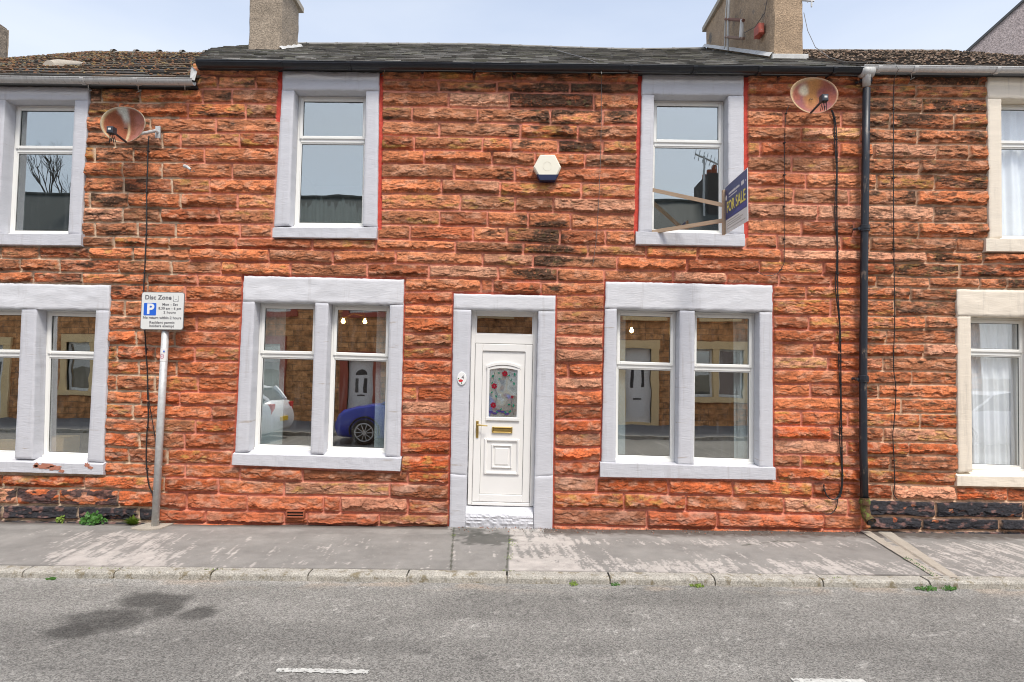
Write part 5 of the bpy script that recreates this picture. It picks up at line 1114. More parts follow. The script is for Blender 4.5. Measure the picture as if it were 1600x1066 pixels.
# house number plaque
pl_ = thing('number_plaque', 'white oval house number plaque with a red poppy beside the front door', 'plaque', P(721.5, 602, -.055))
c = P(721.5, 591.5, -.06); b = MB(); b.bar([(c[0]+.056*math.cos(a), c[2]+.079*math.sin(a)) for a in np.linspace(0, 2*PI, 33)[:-1]], -.060, -.046, .004); b.build('plate', M['white'], pl_)
v, f = text_geo('4', .062, .0006); b = MB(); b.mesh(v, f, face_matrix((c[0]+.012, -.0612, c[2]+.012), (1, 0, 0), (0, 0, 1))); b.build('numeral', M['ink'], pl_)
b = MB(); b.bar([(c[0]-.012+.026*math.cos(a)*(1+.12*math.sin(5*a)), c[2]-.026+.016*math.sin(a)) for a in np.linspace(0, 2*PI, 17)[:-1]], -.0618, -.0595); b.build('poppy', M['red'], pl_)
b = MB(); b.bar([(c[0]-.002+.005*math.cos(a), c[2]-.055+.012*math.sin(a)) for a in np.linspace(0, 2*PI, 9)[:-1]], -.0616, -.0595); b.bar([(c[0]-.038+.008*math.cos(a), c[2]-.002+.007*math.sin(a)) for a in np.linspace(0, 2*PI, 9)[:-1]], -.0616, -.0595); b.build('stem', M['leaf'], pl_)
# terracotta air brick
b = MB(); a = P(449, 797, -.04); e = P(477, 808, -.04); b.box(a[0], e[0], -.082, .02, e[2], e[2]+.014, .002); b.box(a[0], e[0], -.082, .02, a[2]-.014, a[2], .002); b.box(a[0], a[0]+.012, -.082, .02, e[2]+.014, a[2]-.014); b.box(e[0]-.012, e[0], -.082, .02, e[2]+.014, a[2]-.014)
b.box(a[0]+.012, e[0]-.012, -.078, .02, (a[2]+e[2])/2-.006, (a[2]+e[2])/2+.006); v_ = b.build('air_brick', M['terracotta'], hM); b = MB(); b.box(a[0]+.011, e[0]-.011, -.060, .0, e[2]+.012, a[2]-.012); b.build('vent_hollow', M['black'], v_)
# ------------------------------------------------------------------ parking sign
Y0 = -.16; base = G(243, 815.5, 0.01); sg = thing('parking_sign', 'white disc zone parking sign on a leaning galvanised post', 'sign', (base[0], Y0, 0))
pb = P(242.5, 816, Y0); pt = P(259, 508, Y0); b = MB(); b.tube([(pb[0], Y0, -.02), ((pb[0]+pt[0])/2, Y0, (pb[2]+pt[2])/2), (pt[0], Y0, pt[2])], .040, 18); po = b.build('post', M['galv'], sg, True)
Q = [P(x, y, Y0-.055) for x, y in ((222, 456), (288.5, 457), (286.5, 516), (218.5, 515))]; TL, TR, BR, BL = [Vector(p) for p in Q]
def rounded(w_, h_, r, n=5):
    pts = []
    for cx, cy, a0 in ((w_/2-r, h_/2-r, 0), (-w_/2+r, h_/2-r, PI/2), (-w_/2+r, -h_/2+r, PI), (w_/2-r, -h_/2+r, 1.5*PI)):
        for k in range(n+1): a = a0+PI/2*k/n; pts.append((cx+r*math.cos(a), cy+r*math.sin(a)))
    return pts
xa = ((TR-TL)+(BR-BL))/2; wS = xa.length; hS = ((TL-BL).length+(TR-BR).length)/2; cen = (TL+TR+BR+BL)/4; MS = face_matrix(cen, xa, (TL-BL)+(TR-BR))
def plate(b, pts, z0, z1, Mx):
    n = len(pts); vs = [(p[0], p[1], z1) for p in pts]+[(p[0], p[1], z0) for p in pts]; b.mesh(vs, [tuple(range(n)), tuple(range(2*n-1, n-1, -1))]+[(i+n, (i+1) % n+n, (i+1) % n, i) for i in range(n)], Mx)
b = MB(); plate(b, rounded(wS, hS, .03), -.006, 0, MS); pn = b.build('panel', M['sign_back'], sg); b = MB(); plate(b, rounded(wS-.014, hS-.014, .025), 0, .0015, MS); b.build('face', M['sign_white'], pn)
bx = -wS*.29; bz = hS*.04; b = MB(); plate(b, [(p[0]+bx, p[1]+bz) for p in rounded(wS*.29, wS*.29, .012)], .0015, .0025, MS); b.build('blue_square', M['blue'], pn)
def put(b, s_, size, x, z, Mx, bold=.0, h=.0028, sp=1.0): v, f = text_geo(s_, size, bold, sp); b.mesh([(p[0]+x, p[1]+z, p[2]+h) for p in v], f, Mx)
b = MB(); put(b, 'P', .165, bx+.004, bz-.002, MS, .006); b.build('letter', M['white'], pn)
b = MB(); u = hS/2
put(b, 'Disc Zone', .070, -.055, u*.70, MS, .0022, .0022, 1.05); put(b, 'Mon - Sat', .041, wS*.17, u*.34, MS, .0012, .0022, 1.12); put(b, '8.30 am - 6 pm', .040, wS*.17, u*.13, MS, .0012, .0022, 1.08); put(b, '2 hours', .041, wS*.17, -u*.08, MS, .0012, .0022, 1.12)
put(b, 'No return within 2 hours', .0425, .0, -u*.37, MS, .0012, .0022, 1.02); put(b, 'Resident permit', .041, .0, -u*.62, MS, .0012, .0022, 1.1); put(b, 'holders exempt', .041, .0, -u*.80, MS, .0012, .0022, 1.1); b.build('lettering', M['ink'], pn)
b = MB(); dcx, dcz = wS*.30, u*.66
for x0_, x1_, z0_, z1_ in ((-.033, .033, -.036, -.030), (-.033, -.028, -.036, .034), (.028, .033, -.036, .034), (-.012, .012, -.012, -.006)): plate(b, [(dcx+x0_, dcz+z0_), (dcx+x1_, dcz+z0_), (dcx+x1_, dcz+z1_), (dcx+x0_, dcz+z1_)], .0015, .0022, MS)
plate(b, [(dcx-.033, dcz-.036), (dcx-.014, dcz-.036), (dcx-.033, dcz-.002)], .0015, .0023, MS); plate(b, [(dcx+.033, dcz-.036), (dcx+.014, dcz-.036), (dcx+.033, dcz-.002)], .0015, .0023, MS); b.build('clock_symbol', mat('faded_symbol_grey', (.33, .34, .34), .6, 0), pn)
b = MB()
for z in (-.12, .12): c = cen+Vector((0, .03, z)); b.box(c.x-.06, c.x+.06, Y0-.046, Y0-.03, c.z-.012, c.z+.012)
b.build('clip', M['galv'], pn)
# sticker wrapped on the post
def stk(name, py0, py1, m, r, a0, a1, xoff=0):
    z0 = P(254, py1, Y0)[2]; z1 = P(254, py0, Y0)[2]; xc = pb[0]+(pt[0]-pb[0])*((z0+z1)/2-pb[2])/(pt[2]-pb[2]); lean = (pt[0]-pb[0])/(pt[2]-pb[2]); n = 10; vs = []
    for z in (z0, z1):
        for k in range(n+1): a = a0+(a1-a0)*k/n; vs.append((xc+lean*(z-(z0+z1)/2)+r*math.sin(a), Y0-r*math.cos(a), z))
    b = MB(); b.add(vs, [(k, k+1, n+2+k, n+1+k) for k in range(n)]); return b, xc, (z0+z1)/2
b, xc, zc = stk('s', 545, 565, None, .0415, -1.25, 1.25); st = b.build('sticker', M['white'], po)
b = MB(); n = 26; pts = []
for k in range(n+1): a = 2*PI*k/n; an = math.cos(a)*.5-.05; pts.append((xc+.0425*math.sin(an), Y0-.0425*math.cos(an), zc-.015+.026*math.sin(a)))
b.tube(pts, .0022, 5, False); b.tube([(xc-.012, Y0-.042, zc-.02), (xc+.012, Y0-.042, zc-.008)], .002, 5); b.build('red_ring', mat('sticker_magenta', (.5, .04, .14), .5, 0), st)
b = MB(); b.box(xc+.012, xc+.026, Y0-.0432, Y0-.036, zc+.035, zc+.052); b.build('blue_mark', M['blue'], st)
# ------------------------------------------------------------------ sale board
fs_ = thing('for_sale_board', 'blue and white sale board projecting from the upstairs wall on two pale battens', 'sign', (2.33, -.6, P(1132, 366, -.6)[2]))
yA, yB = -.58, -1.42; A = Vector(P(1133, 293, yA)); Bq = Vector(P(1168, 262, yB)); Cq = Vector(P(1168, 345.5, yB)); D = Vector(P(1134, 365.5, yA))
xa = ((Bq-A)+(Cq-D))/2; za = ((A-D)+(Bq-Cq))/2; cen = (A+Bq+Cq+D)/4; MF = face_matrix(cen, xa, za); wF = xa.length; hF = za.length
b = MB(); plate(b, [(-wF/2, -hF/2), (wF/2, -hF/2), (wF/2, hF/2), (-wF/2, hF/2)], -.006, 0, MF); bd = b.build('board', M['sign_white'], fs_)
b = MB(); plate(b, [(-wF/2+.004, -hF*.22), (wF/2-.012, -hF*.22), (wF/2-.012, hF/2-.006), (-wF/2+.004, hF/2-.006)], 0, .001, MF); b.build('blue_field', M['navy'], bd)
b = MB(); plate(b, [(-wF/2+.004, -hF*.20), (wF/2-.012, -hF*.20), (wF/2-.012, -hF*.08), (wF*.1, -hF*.12), (-wF*.2, -hF*.18)], .001, .0014, MF); b.build('blue_wave', mat('board_mid_blue', (.06, .07, .30), .4, .1), bd)
b = MB(); put(b, 'FOR SALE', wF*.20, .0, hF*.02, MF, .002, .002, 1.0); b.build('lettering', M['yellow'], bd)
b = MB(); rn = random.Random(2); x = -wF*.32
while x < wF*.17:
    w_ = rn.uniform(.008, .022); h_ = rn.choice((.018, .024, .026)); plate(b, [(x, hF*.27), (x+w_, hF*.27), (x+w_, hF*.27+h_), (x, hF*.27+h_)], .001, .0018, MF); x += w_+.007
x = -wF*.32
while x < wF*.05: w_ = rn.uniform(.006, .014); plate(b, [(x, hF*.215), (x+w_, hF*.215), (x+w_, hF*.215+.012), (x, hF*.215+.012)], .001, .0018, MF); x += w_+.006
plate(b, [(-wF*.45+.03*math.cos(a), hF*.25+.03*math.sin(a)) for a in np.linspace(0, 2*PI, 13)[:-1]], .001, .0018, MF)
for cx_ in (.27, .31, .35, .43): plate(b, [(wF*cx_+.015*math.cos(a)*(1 if cx_ < .4 else .5), hF*.295+.024*math.sin(a)*(1 if cx_ < .4 else .4)) for a in np.linspace(0, 2*PI, 11)[:-1]], .001, .0018, MF)
b.build('small_print', M['white'], bd)
b = MB()
for j, (z_, x1_) in enumerate(((-.28, .12), (-.33, .30), (-.37, .22), (-.43, .40))):
    x = -wF*.42
    while x < wF*x1_: w_ = rn.uniform(.008, .02); plate(b, [(x, hF*z_), (x+w_, hF*z_), (x+w_, hF*z_+.010), (x, hF*z_+.010)], 0, .0008, MF); x += w_+.008
b.build('contact_line', mat('board_grey_ink', (.40, .40, .36), .6, 0), bd)
b = MB(); p0 = Vector(P(1131.5, 300, yA+.01)); p1 = Vector(P(1131.0, 366.5, yA+.01)); b.box(p0.x-.018, p0.x+.010, yA-.01, yA+.035, p1.z, p0.z+.02, .003); b.build('post', M['batten'], fs_)
for (a0, a1) in (((1020, 297), (1131.5, 321)), ((1020, 362.5), (1131.5, 344.5))):
    s = Vector(P(a0[0], a0[1], -.02)); e = Vector(P(a1[0], a1[1], yA+.02)); d = (e-s).normalized(); up = Vector((0, 0, 1)); sd_ = d.cross(up).normalized(); up = sd_.cross(d); vs = []
    for p in (s-d*.02, e+d*.03):
        for i, j in ((-1, -1), (1, -1), (1, 1), (-1, 1)): vs.append(p+sd_*.014*i+up*.021*j)
    b = MB(); b.add(vs, [(0, 1, 2, 3), (7, 6, 5, 4)]+[(i, i+4, (i+1) % 4+4, (i+1) % 4) for i in range(4)]); b.build('batten', M['batten'], fs_)
# ------------------------------------------------------------------ cables
def cable(pts, lab, Y=-.065, r=.006, m='cable', clips=0, grp='cables down the sandstone wall', double=None):
    P3 = []
    for i, (x, y) in enumerate(pts):
        P3.append(Vector(P(x, y, Y)))
    S = [];  N = len(P3)
    for i in range(N-1):
        p0, p1, p2, p3 = P3[max(i-1, 0)], P3[i], P3[i+1], P3[min(i+2, N-1)]
        k = max(2, int((p2-p1).length/.05))
        for j in range(k):
            t = j/k; q = .5*((2*p1)+(-p0+p2)*t+(2*p0-5*p1+4*p2-p3)*t*t+(-p0+3*p1-3*p2+p3)*t**3); n_ = float(vn(np.array([q.z*4]), np.array([q.x*5.]), 4)[0])-.5; S.append(q+Vector((n_*.008, n_*.012, 0)))
    S.append(P3[-1]); b = MB(); b.tube(S, r, 6)
    if double:
        b2 = [p+Vector((double*(.6+.4*math.sin(p.z*7)), .004, 0)) for p in S[:-6]]; b.tube(b2, r*.9, 6)
    c = b.build('cable', M[m]); tag(c, lab, 'cable', grp)
    if clips:
        k = int(len(S)/clips)
        if k > 0:
            L = S[k//2::k]; 
            for p in L:
                q = MB(); q.box(p.x-.011, p.x+.011, p.y-.012, p.y+.02, p.z-.007, p.z+.007, .002); q.build('clip', M[m], c)
    return c
cable([(232, 213), (230, 260), (230, 330), (227, 400), (225, 440), (225.5, 500), (229, 560), (231, 640), (229, 700), (231, 752), (238, 772), (240, 786)], 'black cable hanging from the left dish behind the parking sign down to the plinth', clips=9, r=.0075)
cable([(226, 515), (229, 570), (233, 630), (240, 672), (243, 690)], 'thin black cable crossing behind the sign post below the parking sign', Y=-.085, r=.005)
cable([(1300, 172), (1306, 195), (1308, 260), (1307.5, 330), (1309, 400), (1309, 455), (1313, 520), (1314, 600), (1315.5, 700), (1316, 760), (1309, 779), (1296, 779), (1288, 766), (1287.5, 757)], 'thick black twin cable from the right dish ending in a hook near the ground', clips=18, r=.0075, double=-.022)
cable([(1309, 775), (1307, 793), (1298, 803), (1288, 803)], 'short loose black cable tail left of the downpipe near the ground', r=.005)
cable([(1233, 165), (1227, 190), (1225.5, 300), (1225.5, 395), (1224, 414), (1214, 428), (1196, 431), (1182, 424)], 'thin black cable from the right dish curling left below the sale board', r=.0038, clips=6)
cable([(1397, 122), (1396, 180), (1396, 300), (1397, 420), (1398, 500), (1396, 560), (1397, 585), (1400, 610), (1397, 660), (1395, 680), (1397, 720), (1398, 760), (1396, 772), (1402, 780)], 'thin black cable down the right house between downpipe and cream window', r=.0055, clips=6)
cable([(940, 115), (940, 170), (938, 260), (933, 360), (928, 400), (926, 416)], 'faint grey wire hanging from the gutter right of the alarm box', r=.0032, m='cable_grey')
# loose fitting left of the upstairs window
b = MB(); c = P(294, 262, -.08); b.tube([(c[0]-.05, -.07, c[2]+.02), (c[0], -.10, c[2]), (c[0]+.04, -.10, c[2]-.03)], [.022, .018, .014], 8); o = b.build('wall_fitting', M['galv']); tag(o, 'small old metal fitting on the wall right of the left dish', 'fitting')
b = MB(); b.tube([(c[0]+.02, -.09, c[2]-.02), (c[0]+.05, -.10, c[2]-.06), (c[0]+.09, -.09, c[2]-.05), (c[0]+.06, -.08, c[2]-.03)], .004, 6); b.build('wire_end', M['cable_grey'], o)
# wires over the roof
def wire(pts, lab, r=.006): b = MB(); b.tube(pts, r, 6); tag(b.build('wire', M['cable_grey']), lab, 'wire', 'wires over the roof')
wire([P(1256, 20, 1.4), P(1262, 48, 1.0), P(1274, 74, .4), P(1296, 90, .0), P(1320, 97, -.1), P(1345, 98, -.12), P(1372, 96, -.14), P(1398, 99, -.2), P(1404, 108, -.24), P(1398, 122, -.1)], 'thin wire falling from the right chimney and looping over the grey gutter', .0045)
wire([P(862, 76, 3.0), P(885, 83, 1.6), P(915, 91, .4), P(938, 101, -.12), P(940, 116, -.2)], 'pale wire crossing the slates above the black gutter', .006)
wire([PX_(1202, -20, x0s-.03), PX_(1195, 20, x0s-.03), PX_(1180, 42, x0s-.03), PX_(1162, 52, x0s-.05)], 'wire drooping across the flank of the right chimney', .006)
# ------------------------------------------------------------------ weeds
def weed(px, py, w_, h_, n, lab, m, Y=None, z=0.0, leaf=.03, seed=0, grass=False, cat='weed'):
    g = G(px, py, z); yy = Y if Y is not None else g[1]; t = thing('weed', lab, cat, (g[0], yy, z), 'weeds by the wall and kerb'); b = MB(); s = MB(); r = random.Random(seed)
    for i in range(n):
        a = r.uniform(0, 2*PI); rr = r.random()**.6; hx = math.cos(a)*rr*w_/2; hy = -abs(math.sin(a))*rr*w_*.28; hz = h_*(1-rr*.6)*r.uniform(.35, 1)
        tip = Vector((g[0]+hx, yy+hy, z+hz)); rt = Vector((g[0]+hx*.25, yy+hy*.2, z))
        if grass:
            sdv = Vector((.005, 0, 0)); md = (rt+tip)/2+Vector((hx*-.1, 0, hz*.2)); b.add([rt-sdv, rt+sdv, md+sdv, md-sdv, tip], [(0, 1, 2, 3), (3, 2, 4)]); continue
        if i % 3 == 0: s.tube([rt, (rt+tip)/2+Vector((0, 0, hz*.15)), tip], .0022, 4)
        for k in range(3):
            c = tip+Vector((r.uniform(-1, 1), r.uniform(-1, 1)*.6, r.uniform(-1, 1)))*leaf*.7; L = leaf*r.uniform(.6, 1.2); an = r.uniform(0, 2*PI); d = Vector((math.cos(an), -.3*r.random(), math.sin(an)*.6)).normalized(); q = d.cross(Vector((r.uniform(-.4, .4), -1, r.uniform(-.2, .9)))).normalized()*.42
            b.add([c-d*L*.5, c-d*L*.1+q*L, c+d*L*.25+q*L*.7, c+d*L*.55, c+d*L*.25-q*L*.7, c-d*L*.1-q*L], [(0, 1, 2, 3, 4, 5)])
    b.build('leaves', M[m], t)
    if not grass: s.build('stems', M['leaf_pale'], t)
weed(158, 815, .26, .16, 70, 'dark green leafy weed at the foot of the tarred plinth, largest of the weeds', 'leaf', -.09, 0, .040, 1)
weed(111, 812, .09, .11, 10, 'tiny pale weed at the foot of the tarred plinth', 'leaf_pale', -.06, 0, .030, 2)
weed(216, 816, .30, .13, 260, 'low yellow-green grass tuft just left of the sign post', 'leaf_pale', -.07, 0, .02, 3, True, 'grass tuft')
KY = KF-.02
for px, w_, h_, n, lab, m_ in ((82, .10, .012, 26, 'flat green moss tuft under the kerb at the far left', 'leaf'), (896, .08, .035, 22, 'small green weed under the kerb below the step', 'leaf_pale'), (962, .08, .025, 18, 'low green weed under the kerb right of the step', 'leaf'), (1088, .12, .03, 30, 'yellow-green weed under the kerb below the right window', 'leaf_pale'),
        (1446, .20, .035, 60, 'bright green weed under the kerb at the drain channel, left one', 'leaf'), (1481, .15, .035, 46, 'bright green weed under the kerb at the drain channel, right one', 'leaf')):
    weed(px, 913+(px-800)*.0115, w_, h_, n, lab, m_, None, ZR+.004, .013, px)
b = MB(); r = random.Random(9)
e0, e1 = G(1417, 872, 0), G(1466, 903, 0)
for i in range(260):
    t = r.random(); x = e0[0]*(1-t)+e1[0]*t-r.random()**2*.05*(1-.3*t); y = e0[1]*(1-t)+e1[1]*t; h = r.uniform(.006, .02); an = r.uniform(0, 6.28); w_ = r.uniform(.006, .014); b.add([(x, y, .004), (x+math.cos(an)*w_, y+math.sin(an)*w_, h), (x+math.cos(an+1)*w_*1.3, y+math.sin(an+1)*w_*1.3, h*.6)], [(0, 1, 2)])
o = b.build('moss_line', M['leaf']); tag(o, kind='stuff'); tag(o, 'line of green moss along the left edge of the drain channel', 'moss')
b = MB(); r = random.Random(12)
for (cx, cy, n_, sx, sy) in ((709, 838, 20, .02, .09), (800, 850, 34, .03, .12), (797, 870, 22, .02, .12), (1310, 904, 14, .04, .02), (330, 891, 24, .1, .02), (170, 889, 20, .12, .02), (790, 893, 12, .05, .01), (1510, 905, 20, .1, .015)):
    g = G(cx, cy, 0)
    for i in range(n_): x = g[0]+r.gauss(0, sx); y = g[1]+r.gauss(0, sy*.5); h = r.uniform(.006, .016); an = r.uniform(0, 6.28); w_ = r.uniform(.006, .013); b.add([(x, y, .004), (x+math.cos(an)*w_, y+math.sin(an)*w_, h), (x+math.cos(an+1.2)*w_*1.3, y+math.sin(an+1.2)*w_*1.3, h*.5)], [(0, 1, 2)])
o = b.build('moss_specks', M['leaf_pale']); tag(o, kind='stuff'); tag(o, 'specks of moss growing in the pavement seams and kerb joints', 'moss')
b = MB(); r = random.Random(15); cols = []
for i in range(420):
    t = r.random(); x = P(705+t*640, 825, 0)[0]; y = -.03-r.random()**2*.22; s_ = r.uniform(.004, .011); z = .006; an = r.uniform(0, 6); c = r.choice([(.3, .10, .05), (.12, .07, .05), (.35, .28, .22), (.07, .05, .04)]); vs = [(x+math.cos(an+k*1.57)*s_*r.uniform(.6, 1.2), y+math.sin(an+k*1.57)*s_, z) for k in range(4)]+[(x, y, z+s_*.9)]; b.add(vs, [(0, 1, 4), (1, 2, 4), (2, 3, 4), (3, 0, 4)]); cols += [c]*5
o = b.build('grit', mat('loose_stone_grit', (1, 1, 1), .9, .2, 30, attr=True), None, False, cols); tag(o, kind='stuff'); tag(o, 'loose sandstone grit along the foot of the wall', 'grit')
# ================================================================== the opposite side of the street (seen in the panes)
def brickstone():
    m, n, b = NEW('opposite_sandstone'); L = n.links.new
    tc = node(n, "ShaderNodeTexCoord"); mp = node(n, "ShaderNodeMapping"); mp.inputs['Rotation'].default_value = (PI/2, 0, 0); L(tc.outputs['Object'], mp.inputs[0])
    br = node(n, "ShaderNodeTexBrick"); br.inputs['Scale'].default_value = 1; br.inputs['Brick Width'].default_value = .62; br.inputs['Row Height'].default_value = .195; br.inputs['Mortar Size'].default_value = .012
    br.inputs['Color1'].default_value = (.68, .34, .14, 1); br.inputs['Color2'].default_value = (.50, .23, .09, 1); br.inputs['Mortar'].default_value = (.3, .17, .09, 1); br.inputs['Mortar Smooth'].default_value = .4
    L(mp.outputs[0], br.inputs[0]); nz = node(n, "ShaderNodeTexNoise", Scale=6.0, Detail=6.0); L(tc.outputs['Object'], nz.inputs[0])
    mr = node(n, "ShaderNodeMapRange"); mr.inputs['From Min'].default_value = .3; mr.inputs['From Max'].default_value = .7; mr.inputs['To Min'].default_value = .5; mr.inputs['To Max'].default_value = 1.4; L(nz.outputs[0], mr.inputs[0])
    s = node(n, "ShaderNodeVectorMath", operation='SCALE'); L(br.outputs['Color'], s.inputs[0]); L(mr.outputs[0], s.inputs['Scale']); L(s.outputs[0], b.inputs['Base Color']); b.inputs['Roughness'].default_value = .9
    bp = node(n, "ShaderNodeBump"); bp.inputs['Strength'].default_value = 1; bp.inputs['Distance'].default_value = .08; L(nz.outputs[0], bp.inputs['Height']); L(bp.outputs[0], b.inputs['Normal']); return m
M['opp'] = brickstone(); M['opp_cream'] = mat('opposite_cream_stone', (.82, .60, .32), .8, .1, 3); M['opp_red'] = mat('opposite_red_paint', (.36, .07, .04), .6, .1, 3); M['opp_roof'] = mat('opposite_dark_slate', (.085, .09, .08), .8, .3, 12, .5, 30, stretch=(1, 1, 3))
M['opp_glass'] = glassmat('opposite_glass', .35, (.2, .2, .2)); M['opp_dark'] = mat('opposite_pale_roughcast', (.09, .08, .07), .9, .3, 8, .5, 30)
YO = -13.0; EO = 5.55; RO = 8.75; YRO = -16.6
def holes_wall(x0, x1, z0, z1, holes, m, parent):
    xs = sorted({x0, x1, *[h[0] for h in holes], *[h[1] for h in holes]}); zs = sorted({z0, z1, *[h[2] for h in holes], *[h[3] for h in holes]}); b = MB()
    for i in range(len(xs)-1):
        for j in range(len(zs)-1):
            cx, cz = (xs[i]+xs[i+1])/2, (zs[j]+zs[j+1])/2
            if any(h[0] < cx < h[1] and h[2] < cz < h[3] for h in holes): continue
            a = (xs[i], YO, zs[j]), (xs[i+1], YO, zs[j]), (xs[i+1], YO, zs[j+1]), (xs[i], YO, zs[j+1]); b.add(list(a)+[(p[0], YO-.3, p[2]) for p in a], [(3, 2, 1, 0), (4, 5, 6, 7)])
    for h in holes:
        c = [(h[0], h[2]), (h[1], h[2]), (h[1], h[3]), (h[0], h[3])]; b.add([(p[0], YO, p[1]) for p in c]+[(p[0], YO-.3, p[1]) for p in c], [(i, (i+1) % 4, (i+1) % 4+4, i+4) for i in range(4)])
    return b.build('wall', m, parent)
def opp_house(x0, x1, wins, door_, lab, sm, chx=None):
    h = thing('terraced_house', lab, 'house', ((x0+x1)/2, YO-3.6, 0), 'terraced houses across the street'); holes = list(wins); 
    if door_: holes.append((door_[0], door_[1], .1, door_[2]))
    holes_wall(x0, x1, -.2, EO, holes, M['opp'], h)
    b = MB(); b.box(x0, x1, YO-7.3, YO-7.2, 0, EO); b.build('rear_wall', M['opp'], h)
    b = MB(); b.add([(x0, YO+.25, EO), (x1, YO+.25, EO), (x1, YRO, RO), (x0, YRO, RO), (x1, YO-7.6, EO-.1), (x0, YO-7.6, EO-.1)]+[(x0, YO+.25, EO-.14), (x1, YO+.25, EO-.14), (x1, YRO, RO-.16), (x0, YRO, RO-.16)], [(3, 2, 1, 0), (5, 4, 2, 3), (0, 1, 7, 6), (6, 7, 8, 9), (0, 6, 9, 3), (1, 2, 8, 7)]); b.tube([(x0, YRO, RO), (x1, YRO, RO)], .1, 8); b.build('roof', M['opp_roof'], h)
    b = MB(); b.tube([(x0, YO+.28, EO-.06), (x1, YO+.28, EO-.06)], .07, 8); b.build('gutter', M['gutter_black'], h)
    for (a, c, z0, z1) in wins:
        f = MB(); y0, y1 = YO-.16, YO-.10; n = 2 if c-a > 1.3 and z1 < 3 else 1; mw = .18 if n == 2 else 0; ww = (c-a-mw)/n
        for i in range(n):
            u = a+i*(ww+mw); v = u+ww
            for q in ((u, u+.07, z0, z1), (v-.07, v, z0, z1), (u+.07, v-.07, z1-.07, z1), (u+.07, v-.07, z0, z0+.09), (u+.07, v-.07, z0+(z1-z0)*.64, z0+(z1-z0)*.64+.09)): f.box(q[0], q[1], y0, y1, q[2], q[3])
        w_ = f.build('window', M['upvc'], h); g = MB()
        for i in range(n): u = a+i*(ww+mw); g.box(u+.06, u+ww-.06, y0+.02, y0+.03, z0+.05, z1-.05)
        g.build('pane', M['opp_glass'], w_); s = MB(); s.box(a-.2, a, YO-.25, YO+.06, z0, z1); s.box(c, c+.2, YO-.25, YO+.06, z0, z1)
        if n == 2: s.box(a+ww, a+ww+mw, YO-.25, YO+.06, z0, z1)
        s.box(a-.2, c+.2, YO-.25, YO+.07, z1, z1+.28); s.box(a-.24, c+.24, YO-.25, YO+.10, z0-.17, z0); s.build('window_surround', sm, w_)
        k = MB(); k.box(a-.1, c+.1, YO-.7, YO-.65, z0-.1, z1+.1); k.build('interior_wall', M['room'], w_)
    if door_:
        a, c, zt_, fan = door_; f = MB(); y0 = YO-.16; f.box(a, c, y0, y0+.05, .12, zt_); d = f.build('door', M['upvc_door'], h); g = MB(); w2 = c-a
        if fan:
            cx = (a+c)/2; pts = [(cx+.20*math.cos(t), 1.62+.20*math.sin(t)) for t in np.linspace(0, PI, 12)]; g.bar(pts, y0+.05, y0+.056)
            for s_ in (-1, 1): g.box(cx+s_*.15-.055, cx+s_*.15+.055, y0+.05, y0+.056, 1.0, 1.5)
        else:
            cx = (a+c)/2
            for s_ in (-1, 1): g.box(cx+s_*.17-.05, cx+s_*.17+.05, y0+.05, y0+.056, 1.3, 1.95)
            k = MB(); k.box(a, c, y0+.0, y0+.03, zt_-.34, zt_-.06); 
            k.build('fanlight', M['opp_glass'], h)
        g.box(cx-.13, cx+.13, y0+.05, y0+.06, .88, .93); g.build('door_glazing', M['dark'], d); 
        for z_ in (.3,): 
            for s_ in (-1, 1): r_ = MB(); r_.box(cx+s_*.17-.12, cx+s_*.17+.12, y0+.05, y0+.062, z_, z_+.48, .01); r_.build('door_panel', M['upvc_door'], d)
        s = MB(); s.box(a-.26, a, YO-.25, YO+.07, 0, zt_); s.box(c, c+.26, YO-.25, YO+.07, 0, zt_); s.box(a-.28, c+.28, YO-.25, YO+.09, zt_, zt_+.28); s.box(a, c, YO-.25, YO+.05, 0, .12); s.build('door_surround', sm, d)
    cx = chx or x1-.1; s = MB(); s.box(cx-.35, cx+.35, YRO-.9, YRO+.9, RO-.8, RO+.9); ch = s.build('chimney', M['opp_dark'], h)
    for i in range(3): p = MB(); p.tube([(cx, YRO-.6+i*.6, RO+.88), (cx, YRO-.6+i*.6, RO+1.3)], [.13, .11], 10); p.build('chimney_pot', M['terracotta'], ch)
    return h
G1 = lambda a, c: (a, c, .98, 2.62); U1 = lambda a, c: (a, c, 3.75, 5.1)
opp_house(-22.7, -16.2, [G1(-21.5, -19.5), U1(-21, -20), U1(-18.6, -17.6)], (-18.2, -17.35, 2.5, False), 'sandstone house across the street at the far end, below the bare tree', M['opp_cream'])
opp_house(-16.2, -9.7, [G1(-15.2, -13.4), U1(-15.0, -14.0), U1(-12, -11)], (-11.6, -10.75, 2.5, False), 'sandstone house across the street, second from the end below the bare tree', M['opp_cream'])
opp_house(-9.7, -3.4, [G1(-9.2, -7.9), U1(-8.6, -7.6), U1(-5.6, -4.6)], (-5.60, -4.72, 2.14, True), 'house across the street with red door surround and arched fan glazing in its white door', M['opp_red'])
opp_house(-3.4, 3.0, [G1(-1.5, .7), U1(-1.2, -.2), U1(1.4, 2.4)], (1.75, 2.6, 2.5, False), 'house across the street directly behind the camera with cream window surrounds', M['opp_cream'])
opp_house(3.0, 9.2, [G1(6.0, 7.9), U1(4.0, 5.0), U1(6.6, 7.6)], (3.86, 4.74, 2.62, False), 'house across the street with cream surrounds and narrow twin slots in its white door', M['opp_cream'], 7.95)
opp_house(9.2, 16.0, [G1(10.2, 12.2), U1(10.4, 11.4), U1(13.6, 14.6)], (13.6, 14.5, 2.5, False), 'sandstone house across the street, rightmost of the far row, mirrored in the panes', M['opp_cream'])
